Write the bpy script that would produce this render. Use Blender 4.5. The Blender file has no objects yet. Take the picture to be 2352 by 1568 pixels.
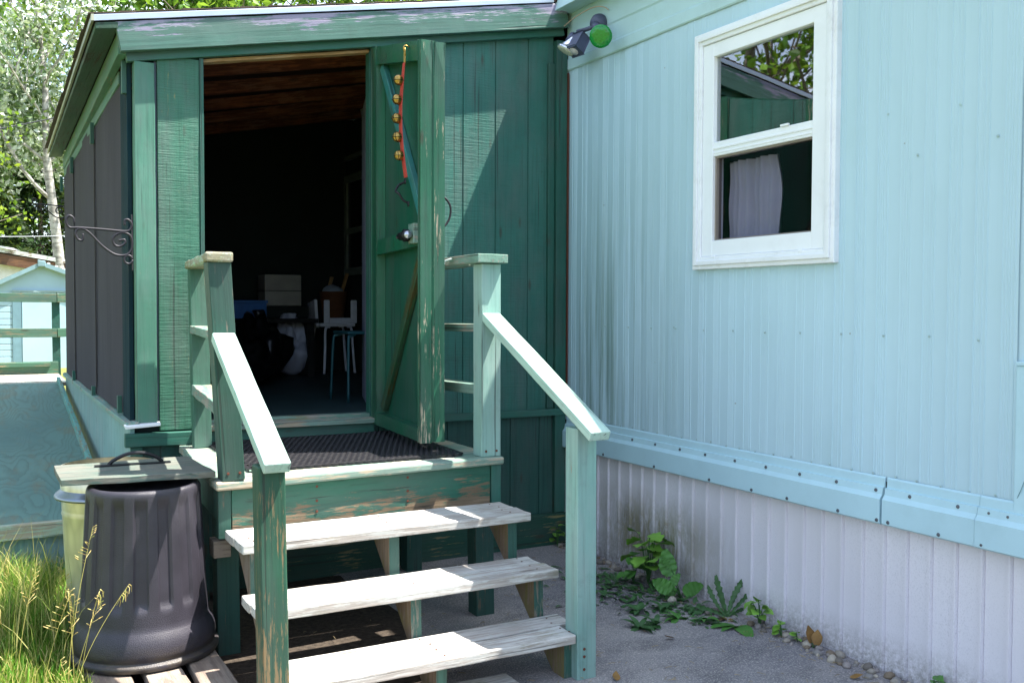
import bpy, bmesh, math, random
import numpy as np
from statistics import NormalDist
from mathutils import Vector, Matrix, noise as mnoise
R = math.radians
rnd = random.Random(7)
S = bpy.context.scene
COL = S.collection

# ------------------------------------------------------------------ camera
cd = bpy.data.cameras.new('camera'); cam = bpy.data.objects.new('camera', cd); COL.objects.link(cam)
S.camera = cam
cd.sensor_width = 36.0; cd.lens = 2200.05 / 2352 * 36.0; cd.clip_start = 0.05; cd.clip_end = 800
Rm = np.array([[0.877351, -0.01286374, 0.47967671], [-0.47983393, -0.03148412, 0.87679425], [0.00382334, -0.99942147, -0.03379509]])
cam.matrix_world = Matrix(((Rm[0,0], -Rm[0,1], -Rm[0,2], 0), (Rm[1,0], -Rm[1,1], -Rm[1,2], 0), (Rm[2,0], -Rm[2,1], -Rm[2,2], 1.45), (0,0,0,1)))
# ------------------------------------------------------------------ sky + sun
SUN = Vector((1.0, -0.42, 2.3)).normalized()
W = bpy.data.worlds.new('World'); S.world = W; W.use_nodes = True
nt = W.node_tree; bg = nt.nodes['Background']
sky = nt.nodes.new('ShaderNodeTexSky'); sky.sky_type = 'NISHITA'; sky.sun_disc = False
sky.sun_elevation = math.asin(SUN.z); sky.sun_rotation = math.atan2(SUN.x, SUN.y)
sky.air_density = 1.0; sky.dust_density = 1.5; sky.ozone_density = 1.0
# broken cloud over the Nishita sky
_tc = nt.nodes.new('ShaderNodeTexCoord'); _mp = nt.nodes.new('ShaderNodeMapping'); _mp.inputs['Scale'].default_value = (1.0, 1.0, 2.6)
_mp.inputs['Location'].default_value = (3.1, .7, 0)
_nz = nt.nodes.new('ShaderNodeTexNoise'); _nz.inputs['Scale'].default_value = 2.1; _nz.inputs['Detail'].default_value = 7; _nz.inputs['Roughness'].default_value = .58
_rp = nt.nodes.new('ShaderNodeValToRGB'); _rp.color_ramp.elements[0].position = .46; _rp.color_ramp.elements[1].position = .62
_rp.color_ramp.elements[1].color = (.85,.85,.85,1)
_mx = nt.nodes.new('ShaderNodeMix'); _mx.data_type = 'RGBA'; _mx.inputs[7].default_value = (6.0, 6.6, 7.6, 1)
nt.links.new(_tc.outputs['Generated'], _mp.inputs[0]); nt.links.new(_mp.outputs[0], _nz.inputs['Vector']); nt.links.new(_nz.outputs[0], _rp.inputs[0])
nt.links.new(_rp.outputs[0], _mx.inputs[0]); nt.links.new(sky.outputs[0], _mx.inputs[6]); nt.links.new(_mx.outputs[2], bg.inputs[0])
bg.inputs[1].default_value = 0.12
sl = bpy.data.lights.new('sun', 'SUN'); sl.energy = 5.0; sl.angle = R(0.53); sl.color = (1.0, 0.955, 0.88)
so = bpy.data.objects.new('sun', sl); COL.objects.link(so)
so.rotation_euler = (-SUN).to_track_quat('-Z', 'Y').to_euler()
S.view_settings.view_transform = 'Standard'; S.view_settings.look = 'None'
S.view_settings.gamma = 1.0; S.view_settings.exposure = 1.85
S.cycles.max_bounces = 8; S.cycles.diffuse_bounces = 4; S.cycles.transparent_max_bounces = 16

# ------------------------------------------------------------------ materials
def H(h):
    h = h.lstrip('#'); v = [int(h[i:i+2], 16)/255 for i in (0,2,4)]
    return tuple((c/12.92 if c <= .04045 else ((c+.055)/1.055)**2.4) for c in v) + (1.0,)
class NT:
    def __init__(s, name):
        s.m = bpy.data.materials.new(name); s.m.use_nodes = True; s.t = s.m.node_tree
        s.b = s.t.nodes['Principled BSDF']; s.out = s.t.nodes['Material Output']
    def n(s, typ, **kw):
        x = s.t.nodes.new('ShaderNode'+typ)
        for k, v in kw.items():
            if isinstance(v, tuple) and len(v) == 2 and v[0] == 'in': pass
            setattr(x, k, v)
        return x
    def l(s, a, b): s.t.links.new(a, b)
    def coord(s, scale, rand=True, seed=0.0):
        tc = s.n('TexCoord'); mp = s.n('Mapping'); mp.inputs['Scale'].default_value = scale
        if rand:
            oi = s.n('ObjectInfo'); ma = s.n('VectorMath', operation='MULTIPLY_ADD')
            ma.inputs[1].default_value = (17.3, 11.1, 23.7)
            cx = s.n('CombineXYZ')
            for i in range(3): s.l(oi.outputs['Random'], cx.inputs[i])
            s.l(cx.outputs[0], ma.inputs[0]); s.l(tc.outputs['Object'], ma.inputs[2]); s.l(ma.outputs[0], mp.inputs['Vector'])
        else: s.l(tc.outputs['Object'], mp.inputs['Vector'])
        mp.inputs['Location'].default_value = (seed, seed*1.7, seed*.6)
        return mp.outputs[0]
    def noise(s, scale, sc=1.0, detail=6, rough=.6, rand=True, seed=0.0, dist=0.0):
        x = s.n('TexNoise'); x.inputs['Scale'].default_value = sc; x.inputs['Detail'].default_value = detail
        x.inputs['Roughness'].default_value = rough; x.inputs['Distortion'].default_value = dist
        s.l(s.coord(scale, rand, seed), x.inputs['Vector']); return x.outputs[0]
    def ramp(s, fac, a, b, ca=(0,0,0,1), cb=(1,1,1,1)):
        r = s.n('ValToRGB'); r.color_ramp.elements[0].position = a; r.color_ramp.elements[1].position = b
        r.color_ramp.elements[0].color = ca; r.color_ramp.elements[1].color = cb
        s.l(fac, r.inputs[0]); return r.outputs[0]
    def mix(s, fac, a, b, mode='MIX'):
        x = s.n('Mix', data_type='RGBA', blend_type=mode)
        for sock, v in ((x.inputs[0], fac), (x.inputs[6], a), (x.inputs[7], b)):
            if isinstance(v, (float, int)): sock.default_value = v
            elif isinstance(v, tuple): sock.default_value = v
            else: s.l(v, sock)
        return x.outputs[2]
    def math(s, op, a, b=0.0, c=None):
        x = s.n('Math', operation=op)
        for i, v in enumerate((a, b) + ((c,) if c is not None else ())):
            if isinstance(v, (float, int)): x.inputs[i].default_value = v
            else: s.l(v, x.inputs[i])
        return x.outputs[0]
    def bump(s, h, strength=.3, dist=.003, prev=None):
        x = s.n('Bump'); x.inputs['Strength'].default_value = strength; x.inputs['Distance'].default_value = dist
        s.l(h, x.inputs['Height'])
        if prev is not None: s.l(prev, x.inputs['Normal'])
        return x.outputs[0]
    def done(s, col, rough=.6, normal=None, spec=.4, metal=0.0):
        if isinstance(col, tuple): s.b.inputs['Base Color'].default_value = col
        else: s.l(col, s.b.inputs['Base Color'])
        if isinstance(rough, (float, int)): s.b.inputs['Roughness'].default_value = rough
        else: s.l(rough, s.b.inputs['Roughness'])
        s.b.inputs['Specular IOR Level'].default_value = spec; s.b.inputs['Metallic'].default_value = metal
        if normal is not None: s.l(normal, s.b.inputs['Normal'])
        return s.m
def stretch(ax, along, across):
    return {'x': (along, across, across), 'y': (across, along, across), 'z': (across, across, along)}[ax]
def mul(c, k): return (c[0]*k, c[1]*k, c[2]*k, 1.0)
def wood(name, paint, bare='#a59a8c', peel=.3, ax='x', rough=.62, saw=0.0, sawax=None, grain=.35, bare2=None, soft=.06, scale=1.0, moss=0.0, spec=.35, grad=None):
    """painted / weathered board; grain runs along ax. peel = share of paint gone"""
    t = NT(name); paint = H(paint) if isinstance(paint, str) else paint
    bare = H(bare) if isinstance(bare, str) else bare
    g = t.noise(stretch(ax, 2.2*scale, 70*scale), 1.0, 8, .62, dist=.25)
    g2 = t.noise(stretch(ax, 1.0*scale, 22*scale), 1.0, 5, .6, seed=3.1, dist=.6)
    lo = t.noise((2.3, 2.3, 2.3), 1.0, 4, .55, seed=5.0)
    pm = t.noise(stretch(ax, 5.5*scale, 64*scale), 1.0, 9, .74, seed=9.0, dist=.15)
    pl = t.noise((3.0*scale,)*3, 1.0, 4, .6, seed=13.0)
    pv = t.mix(.36, pm, pl)
    if grad:   # wear that grows towards one end of the board: (axis, centre, slope)
        tcg = t.n('TexCoord'); sg = t.n('SeparateXYZ'); t.l(tcg.outputs['Object'], sg.inputs[0])
        pv = t.math('ADD', pv, t.math('MULTIPLY', t.math('SUBTRACT', sg.outputs['XYZ'.index(grad[0])], grad[1]), grad[2]))
    th = .5 + .078*NormalDist().inv_cdf(1-max(.004, min(.996, peel)))
    soft = min(soft, .03)*.7
    mask = t.ramp(pv, th-soft, th+soft) if peel > 0 else None
    pc = t.mix(t.ramp(lo, .3, .72), mul(paint, .82), mul(paint, 1.16))
    pc = t.mix(t.ramp(g, .25, .5), mul(paint, .62), pc)
    lum = .3*paint[0]+.59*paint[1]+.11*paint[2]
    gw = t.ramp(t.noise(stretch(ax, 2.0, 7.0), 1.0, 6, .65, seed=61.0), .42, .70)
    pc = t.mix(t.math('MULTIPLY', gw, .42), pc, (lum*1.0+.012, lum*1.12+.014, lum*1.08+.014, 1))
    dirt = t.ramp(t.noise((9, 9, 9), 1.0, 6, .7, seed=21.0), .56, .75)
    pc = t.mix(t.math('MULTIPLY', dirt, .28), pc, (.05, .055, .04, 1))
    bc = t.mix(t.ramp(g, .28, .62), mul(bare, .42), bare)
    b2 = H(bare2) if bare2 else mul(bare, .7)
    bc = t.mix(t.ramp(g2, .38, .62), bc, b2)
    if moss:
        mm = t.ramp(t.noise((6, 6, 6), 1.0, 5, .6, seed=31.0), .62-.2*moss, .78-.2*moss)
        bc = t.mix(t.math('MULTIPLY', mm, .5), bc, H('#6f7238'))
    col = t.mix(mask, pc, bc) if mask is not None else pc
    kv = t.n('TexVoronoi'); kv.inputs['Scale'].default_value = 1.0; kv.inputs['Randomness'].default_value = 1.0
    t.l(t.coord(stretch(ax, 2.3*scale, 8.0*scale), True, 71.0), kv.inputs['Vector'])
    knot = t.ramp(kv.outputs['Distance'], .05, .11, (1,1,1,1), (0,0,0,1))
    col = t.mix(t.math('MULTIPLY', knot, .6), col, (.05, .032, .02, 1))
    crack = t.ramp(t.noise(stretch(ax, .7*scale, 38*scale), 1.0, 3, .5, seed=41.0, dist=.2), .32, .355)
    col = t.mix(t.math('MULTIPLY', t.math('SUBTRACT', 1.0, crack), .55), col, (.02, .02, .018, 1))
    nb = t.bump(g, grain, .004)
    nb = t.bump(crack, .35, .004, nb)
    if mask is not None: nb = t.bump(t.math('SUBTRACT', 1.0, mask), .25, .0015, nb)
    if saw:
        sx = {'x': (3.0, 1, 110), 'z': (1.0, 1, 3.0), 'c': (4.0, 4.0, 120)}[sawax or 'x'] if False else ((5.0, 5.0, 150.0) if (sawax or 'h') == 'h' else (150.0, 5.0, 5.0))
        w1 = t.noise(sx, 1.0, 4, .65, seed=51.0)
        w2 = t.noise((sx[0]*4, sx[1]*4, sx[2]*.5), 1.0, 4, .6, seed=57.0)
        nb = t.bump(t.mix(.35, w1, w2), saw, .005, nb)
    return t.done(col, t.ramp(g2, .2, .8, mul((rough,)*3, .85), mul((rough,)*3, 1.15)), nb, spec)
def flat(name, col, rough=.5, metal=0.0, var=.12, vs=8.0, bump=0.0, bs=60.0, spec=.4, dirt=0.0, dirtcol='#3a352c'):
    t = NT(name); c = H(col) if isinstance(col, str) else col
    lo = t.noise((vs,)*3, 1.0, 5, .6)
    cc = t.mix(t.ramp(lo, .3, .7), mul(c, 1-var), mul(c, 1+var))
    if dirt: cc = t.mix(t.math('MULTIPLY', t.ramp(t.noise((vs*2.2,)*3, 1.0, 7, .7, seed=4.0), .52, .74), dirt), cc, H(dirtcol))
    nb = t.bump(t.noise((bs,)*3, 1.0, 3, .6, seed=2.0), bump, .003) if bump else None
    return t.done(cc, rough, nb, spec, metal)
def leafmat(name, cols, trans=.35, rough=.5, spec=.3):
    t = NT(name); g = t.n('NewGeometry'); r = t.n('ValToRGB'); r.color_ramp.interpolation = 'LINEAR'
    e = r.color_ramp.elements; n = len(cols)
    e[0].position = 0; e[0].color = H(cols[0]); e[1].position = 1; e[1].color = H(cols[-1])
    for i in range(1, n-1):
        k = e.new(i/(n-1)); k.color = H(cols[i])
    t.l(g.outputs['Random Per Island'], r.inputs[0])
    t.done(r.outputs[0], rough, None, spec)
    tr = t.n('BsdfTranslucent'); t.l(t.mix(.5, r.outputs[0], (.35, .5, .05, 1)), tr.inputs[0])
    ms = t.n('MixShader'); ms.inputs[0].default_value = trans
    t.l(t.b.outputs[0], ms.inputs[1]); t.l(tr.outputs[0], ms.inputs[2]); t.l(ms.outputs[0], t.out.inputs[0])
    return t.m

# ------------------------------------------------------------------ object helpers
def link(o, parent=None):
    COL.objects.link(o)
    if parent is not None: o.parent = parent
    return o
LOC = {}
def thing(name, label, cat, loc=(0,0,0), group=None):
    o = bpy.data.objects.new(name, None); o.empty_display_size = .1; link(o)
    o.location = loc; LOC[o.name] = Matrix.Translation(loc)
    o['label'] = label; o['category'] = cat
    if group: o['group'] = group
    return o
def tag(o, label, cat, group=None, kind=None):
    o['label'] = label; o['category'] = cat
    if group: o['group'] = group
    if kind: o['kind'] = kind
    return o
def obj(name, bm, mat, parent=None, mw=None, smooth=False, base=None):
    """mesh whose vertices are given in world space (or in mw's frame)"""
    me = bpy.data.meshes.new(name)
    PM = LOC[parent.name] if parent is not None else Matrix.Identity(4)
    if mw is None:
        if base is None:
            base = PM.translation if parent is not None else Vector((0,0,0))
        mw = Matrix.Translation(base)
        bm.transform(mw.inverted())
    bmesh.ops.recalc_face_normals(bm, faces=bm.faces[:]) if True else None
    bm.to_mesh(me); bm.free()
    if isinstance(mat, (list, tuple)):
        for m in mat: me.materials.append(m)
    else: me.materials.append(mat)
    if smooth: me.polygons.foreach_set('use_smooth', [True]*len(me.polygons))
    o = bpy.data.objects.new(name, me); link(o, parent)
    o.matrix_basis = PM.inverted() @ mw; LOC[o.name] = mw
    return o
def hexa(bm, P, bev=0.0, cuts=None, wob=0.0, seed=0):
    """P: 8 points, bottom 4 ccw then top 4; optional bevel, cuts (nu,nv,nw) and wobble"""
    b = bmesh.new()
    bmesh.ops.create_cube(b, size=1.0)
    for v in b.verts: v.co += Vector((.5,.5,.5))
    P = [Vector(p) for p in P]
    if cuts:
        for ax, n in enumerate(cuts):
            for i in range(1, n):
                co = Vector((0,0,0)); no = Vector((0,0,0)); co[ax] = i/n; no[ax] = 1
                bmesh.ops.bisect_plane(b, geom=b.verts[:]+b.edges[:]+b.faces[:], plane_co=co, plane_no=no)
    sharp = [e for e in b.edges if len(e.link_faces) == 2 and e.calc_face_angle(0) > .5]
    for v in b.verts:
        u, w, h = v.co
        lo = (P[0]*(1-u)+P[1]*u)*(1-w) + (P[3]*(1-u)+P[2]*u)*w
        hi = (P[4]*(1-u)+P[5]*u)*(1-w) + (P[7]*(1-u)+P[6]*u)*w
        v.co = lo*(1-h)+hi*h
    if bev: bmesh.ops.bevel(b, geom=sharp, offset=bev, segments=2, affect='EDGES', profile=.5, clamp_overlap=True)
    if wob:
        for v in b.verts:
            q = v.co*9 + Vector((seed*3.7, seed*1.3, seed*2.1))
            v.co += Vector((mnoise.noise(q), mnoise.noise(q+Vector((31,0,0))), mnoise.noise(q+Vector((0,47,0)))))*wob
    me = bpy.data.meshes.new('t'); b.to_mesh(me); b.free(); bm.from_mesh(me); bpy.data.meshes.remove(me)
    return bm
def box(bm, x0, x1, y0, y1, z0, z1, bev=0.0, **k):
    return hexa(bm, [(x0,y0,z0),(x1,y0,z0),(x1,y1,z0),(x0,y1,z0),(x0,y0,z1),(x1,y0,z1),(x1,y1,z1),(x0,y1,z1)], bev, **k)
def part_box(name, mat, parent, x0, x1, y0, y1, z0, z1, bev=.003, **k):
    return obj(name, box(bmesh.new(), x0,x1,y0,y1,z0,z1,bev,**k), mat, parent)
SEED = [0]
def beam(name, mat, parent, p0, p1, w, t, up=(0,0,1), bev=.003, seg=None, wob=.0012, cup=0.0, endcut=None):
    """board from p0 to p1 (centre line), w across, t along up; local x runs along it"""
    SEED[0] += 1
    p0 = Vector(p0); p1 = Vector(p1); d = p1-p0; L = d.length; x = d.normalized()
    z = Vector(up); z = (z - x*z.dot(x)).normalized(); y = z.cross(x)
    M = Matrix(((x.x,y.x,z.x,p0.x),(x.y,y.y,z.y,p0.y),(x.z,y.z,z.z,p0.z),(0,0,0,1)))
    bm = bmesh.new(); n = seg or max(2, int(L/.07))
    hexa(bm, [(0,-w/2,-t/2),(L,-w/2,-t/2),(L,w/2,-t/2),(0,w/2,-t/2),(0,-w/2,t/2),(L,-w/2,t/2),(L,w/2,t/2),(0,w/2,t/2)], bev, (n, 4 if cup else 2, 1), wob, SEED[0])
    if cup:
        for v in bm.verts: v.co.z += cup*((v.co.y/(w/2))**2-.5)
    return obj(name, bm, mat, parent, mw=M)
def tube(bm, pts, r, seg=8, cap=True, r1=None):
    pts = [Vector(p) for p in pts]; n = len(pts); rings = []
    prev = None
    for i, p in enumerate(pts):
        d = (pts[min(i+1,n-1)] - pts[max(i-1,0)]).normalized()
        if prev is None:
            a = Vector((0,0,1)) if abs(d.z) < .9 else Vector((1,0,0)); u = d.cross(a).normalized()
        else:
            u = (prev - d*prev.dot(d)); u = u.normalized() if u.length > 1e-6 else d.orthogonal().normalized()
        prev = u; v = d.cross(u)
        rr = r if r1 is None else r + (r1-r)*i/max(1, n-1)
        rings.append([bm.verts.new(p + (u*math.cos(2*math.pi*k/seg) + v*math.sin(2*math.pi*k/seg))*rr) for k in range(seg)])
    for i in range(n-1):
        for k in range(seg):
            bm.faces.new((rings[i][k], rings[i][(k+1)%seg], rings[i+1][(k+1)%seg], rings[i+1][k]))
    if cap:
        bm.faces.new(rings[0][::-1]); bm.faces.new(rings[-1])
    return bm
def smoothpath(pts, n=6, closed=False):
    pts = [Vector(p) for p in pts]; out = []
    for i in range(len(pts)-1):
        p0 = pts[max(i-1,0)]; p1 = pts[i]; p2 = pts[i+1]; p3 = pts[min(i+2,len(pts)-1)]
        for k in range(n):
            t = k/n
            out.append(.5*((2*p1)+(p2-p0)*t+(2*p0-5*p1+4*p2-p3)*t*t+(3*p1-p0-3*p2+p3)*t**3))
    out.append(pts[-1]); return out
def lathe(bm, prof, c, seg=48, M=None, fn=None, close=True):
    """prof: (r,z) list"""
    rings = []
    for r, z in prof:
        ring = []
        for k in range(seg):
            a = 2*math.pi*k/seg; rr = r*(fn(a, z, r) if fn else 1.0)
            p = Vector((rr*math.cos(a), rr*math.sin(a), z))
            if M is not None: p = M @ p
            ring.append(bm.verts.new(p + Vector(c)))
        rings.append(ring)
    for i in range(len(rings)-1):
        for k in range(seg):
            bm.faces.new((rings[i][k], rings[i][(k+1)%seg], rings[i+1][(k+1)%seg], rings[i+1][k]))
    if close:
        if prof[0][0] > 1e-4: bm.faces.new(rings[0][::-1])
        if prof[-1][0] > 1e-4: bm.faces.new(rings[-1])
    return bm
def extrude_profile(bm, prof, axis, a0, a1, nseg=1, fn=None, mat=0):
    """prof: list of (u,depth); returns sheet swept along z from a0 to a1. axis 'y': u=y depth->x ; 'x': u=x depth->y"""
    rows = []
    for j in range(nseg+1):
        row = []
        for u, d in prof:
            z0 = a0(u) if callable(a0) else a0; z1 = a1(u) if callable(a1) else a1
            z = z0 + (z1-z0)*j/nseg
            dd = d + (fn(u, z) if fn else 0)
            row.append(bm.verts.new((dd, u, z) if axis == 'y' else (u, dd, z)))
        rows.append(row)
    for j in range(nseg):
        for i in range(len(prof)-1):
            bm.faces.new((rows[j][i], rows[j][i+1], rows[j+1][i+1], rows[j+1][i]))
    return bm
def pyobj(name, V, F, mat, parent=None, base=(0,0,0)):
    me = bpy.data.meshes.new(name); V = np.asarray(V, dtype=float)
    wb = LOC[parent.name].translation if parent is not None else Vector(base)
    V = V - np.array(wb)
    me.from_pydata(V.tolist(), [], F); me.update()
    me.materials.append(mat)
    o = bpy.data.objects.new(name, me); link(o, parent)
    if parent is None: o.location = wb
    LOC[o.name] = Matrix.Translation(wb)
    return o

# ------------------------------------------------------------------ material library
GREEN = '#2f7a63'
M = {}
M['dkgreen'] = wood('dark_green_paint', '#27584c', '#8d8378', .02, 'z', .55)
M['siding'] = wood('dark_green_siding', '#34695e', '#9a9388', .004, 'z', .58, saw=.8)
M['sawn'] = wood('rough_sawn_green_board', '#386a57', '#8f8a60', .04, 'z', .6, saw=1.0, moss=.6)
M['post'] = wood('green_post_paint', '#4a7a68', '#a08e78', .03, 'x', .55)
M['postz'] = wood('green_post_paint_upright', '#4a7a68', '#a08e78', .03, 'z', .55)
M['fascia'] = wood('peeling_fascia', '#476a5f', '#a5a0b0', .22, 'x', .5, bare2='#7e7890', soft=.03, grad=('Z', -.005, 1.3))
M['trim'] = wood('green_trim', '#2d6355', '#988f80', .03, 'x', .5)
M['soffit'] = wood('soffit_green', '#3a6b52', '#4a4030', .12, 'x', .6)
M['newel'] = wood('worn_newel', '#29523f', '#8d7753', .40, 'x', .6, bare2='#75664e', soft=.035, grad=('X', .5, -.20))
M['mint'] = wood('pale_mint_paint', '#86a99f', '#b5a893', .03, 'x', .55)
M['rail'] = wood('pale_rail', '#a3c4b6', '#b5b0a0', .05, 'x', .55)
M['raild'] = wood('weathered_rail', '#688a7b', '#9c958a', .42, 'x', .65, moss=.5)
M['cap'] = wood('weathered_cap', '#9bb59a', '#a89f90', .62, 'x', .7, moss=1.0, bare2='#8c8577')
M['tread'] = wood('grey_tread', '#b9b6b0', '#b4aca4', .5, 'x', .72, bare2='#9a948c', grain=.5, moss=.25)
M['deck'] = wood('worn_deck_paint', '#738f80', '#b7b1a2', .40, 'x', .65, bare2='#a5947c', soft=.04)
M['riser'] = wood('peeling_riser', '#2e6351', '#8f7a62', .36, 'x', .6, bare2='#6f5d49', soft=.025, grad=('Z', .612, -1.1))
M['stringer'] = wood('bare_stringer', '#7d6a5a', '#7d6a58', .5, 'z', .75, moss=1.0)
M['door'] = wood('glossy_green_door', '#1a5743', '#4a5a2a', .02, 'z', .42, spec=.5, grain=.2)
M['doorf'] = wood('green_door_frame', '#1a5c42', '#c9b9a0', .05, 'x', .42, soft=.03, spec=.5, grain=.2)
M['dooredge'] = wood('worn_door_edge', '#245f47', '#c4b49c', .26, 'x', .5, soft=.03)
M['brace'] = wood('door_brace', '#2f7a76', '#6d6a2a', .06, 'x', .45, spec=.5)
M['pine'] = wood('bare_pine', '#b08a5a', '#b08a5a', .5, 'x', .6)
M['rafter'] = wood('old_rafter', '#8f5230', '#74402a', .5, 'x', .7)
M['roofboard'] = wood('old_roof_boards', '#38211500'[:7] if False else '#362015', '#2a1810', .5, 'x', .8)
M['ply'] = wood('aqua_plywood', '#5f9d98', '#7d7a66', .24, 'y', .6, scale=.45, bare2='#6a6a52')
M['panel'] = wood('mint_skirt_panel', '#769a98', '#a59f8c', .06, 'z', .6)
M['plank'] = wood('weathered_plank', '#8b7d70', '#8d7f72', .5, 'x', .8, bare2='#6d6158', grain=.8)
M['lid'] = wood('faded_plywood_lid', '#51645a', '#7a7a70', .55, 'x', .8, bare2='#62635a')
M['rampwood'] = wood('ramp_green', '#47705a', '#8a8468', .3, 'x', .65)
M['black'] = flat('black_plastic_dark', '#17181b', .45, bump=.1)
M['iron'] = flat('grey_iron', '#2c2a30', .5, .3, .15)
M['alu'] = flat('aluminium_edge', '#b8bcc4', .32, .85, .06, 5)
M['rust'] = flat('rusty_screw', '#6a4032', .7, .3)
M['screw'] = flat('zinc_screw', '#6d7078', .4, .8)
M['brass'] = flat('brass_bell', '#a98a4a', .32, .9, .15, 30)
M['brassdark'] = flat('bell_slot', '#1a1208', .8)
M['strap'] = flat('red_leather', '#b8453a', .55, 0, .15, 20)
M['strapback'] = flat('tan_leather', '#9a7650', .7)
M['white'] = flat('white_vinyl', '#eceef2', .35, 0, .03, 3, dirt=.10, dirtcol='#9a958c')
M['whitewood'] = flat('painted_white_trim', '#e8eaee', .45, 0, .04, 5, bump=.1, bs=30, dirt=.22, dirtcol='#8d877c')
M['cloth'] = flat('white_curtain', '#d3d0d9', .9, 0, .05)
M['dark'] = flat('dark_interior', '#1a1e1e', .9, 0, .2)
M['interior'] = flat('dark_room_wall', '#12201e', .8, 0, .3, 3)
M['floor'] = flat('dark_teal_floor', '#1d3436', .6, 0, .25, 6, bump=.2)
M['screen'] = None

# ------------------------------------------------------------------ ground
def gz(x, y):
    z = 0.0
    if y > 9: z += min(1.0, (y-9)/6)*.42
    k = max(0.0, min(1.0, (.62-x)/.5)); m = max(0.0, min(1.0, (y-.5)/2.5))
    z += .055*k*m*(1 if y < 5.15 else max(0, 1-(y-5.15)/.8))
    k2 = max(0.0, min(1.0, (.22-x)/.6)); z += .11*k2*max(0.0, min(1.0, (y-2.8)/1.7))*(1 if y < 5.15 else max(0.0, 1-(y-5.15)/.8))
    return z
def ground_mat():
    t = NT('grassy_soil')
    a = t.noise((1.5,)*3, 1.0, 8, .65, rand=False); b = t.noise((40,)*3, 1.0, 6, .7, rand=False)
    c = t.mix(t.ramp(a, .35, .65), H('#5d6b2c'), H('#7d7a45'))
    c = t.mix(t.math('MULTIPLY', t.ramp(b, .45, .7), .6), c, H('#4a4030'))
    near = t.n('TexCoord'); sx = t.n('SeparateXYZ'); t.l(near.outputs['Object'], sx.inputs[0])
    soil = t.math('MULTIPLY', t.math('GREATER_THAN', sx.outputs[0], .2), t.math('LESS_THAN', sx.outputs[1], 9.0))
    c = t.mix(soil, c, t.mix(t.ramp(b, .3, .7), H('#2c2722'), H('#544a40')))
    return t.done(c, .95, t.bump(b, .7, .02), .2)
xs = sorted(set([-200,-100,-50,-25,-12,-7,-4] + [round(-2.5+.15*i, 3) for i in range(44)] + [5,7,10,16,30,60,120,200]))
ys = sorted(set([-200,-80,-30,-12,-6,-3,-1] + [round(.15*i, 3) for i in range(85)] + [14,16,20,26,35,50,80,130,250,400]))
V = [(x, y, gz(x, y) + (.006*mnoise.noise(Vector((x*4, y*4, 0))) if abs(x) < 4 and y < 13 else 0)) for y in ys for x in xs]
nx = len(xs)
F = [(j*nx+i, j*nx+i+1, (j+1)*nx+i+1, (j+1)*nx+i) for j in range(len(ys)-1) for i in range(nx-1)]
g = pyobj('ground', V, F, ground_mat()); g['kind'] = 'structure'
def path_mat():
    t = NT('old_asphalt')
    a = t.noise((1.6,)*3, 1.0, 6, .6, rand=False); b = t.noise((150,)*3, 1.0, 4, .7, rand=False, seed=2.0)
    d = t.noise((3.0, 5.0, 3.0), 1.0, 5, .6, rand=False, seed=8.0)
    v = t.n('TexVoronoi'); v.inputs['Scale'].default_value = 190; t.l(t.coord((1,1,1), False), v.inputs['Vector'])
    sp = t.ramp(v.outputs['Distance'], .02, .30)
    c = t.mix(t.ramp(a, .32, .68), H('#6c6a70'), H('#96908d'))
    c = t.mix(t.math('MULTIPLY', t.ramp(d, .5, .68), .55), c, H('#45434a'))
    c = t.mix(t.math('MULTIPLY', t.ramp(b, .50, .72), .8), c, H('#cfc6bc'))
    c = t.mix(t.math('MULTIPLY', t.ramp(b, .26, .42, (1,1,1,1), (0,0,0,1)), .7), c, H('#2c2a2c'))
    nb = t.bump(b, .55, .006); nb = t.bump(sp, .4, .004, nb)
    return t.done(c, .9, nb, .3)
bm = bmesh.new()
rows = []
for j in range(70):
    y = -5 + 10.12*j/69; row = []
    xl = (1.0 if y < 3.1 or y > 5.0 else 1.0 + .62*min(1, (y-3.1)/.35)) + .07*mnoise.noise(Vector((y*1.3, 4, 0))) + .02*mnoise.noise(Vector((y*7, 9, 0)))
    for i in range(40):
        x = xl + (3.16-xl)*i/39
        e = min(1, i/2.0)
        row.append(bm.verts.new((x, y, .010*e - .012*(1-e) + .003*mnoise.noise(Vector((x*5, y*5, 2))))))
    rows.append(row)
for j in range(69):
    for i in range(39): bm.faces.new((rows[j][i], rows[j][i+1], rows[j+1][i+1], rows[j+1][i]))
p = obj('path', bm, path_mat(), smooth=True); p['kind'] = 'structure'

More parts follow.
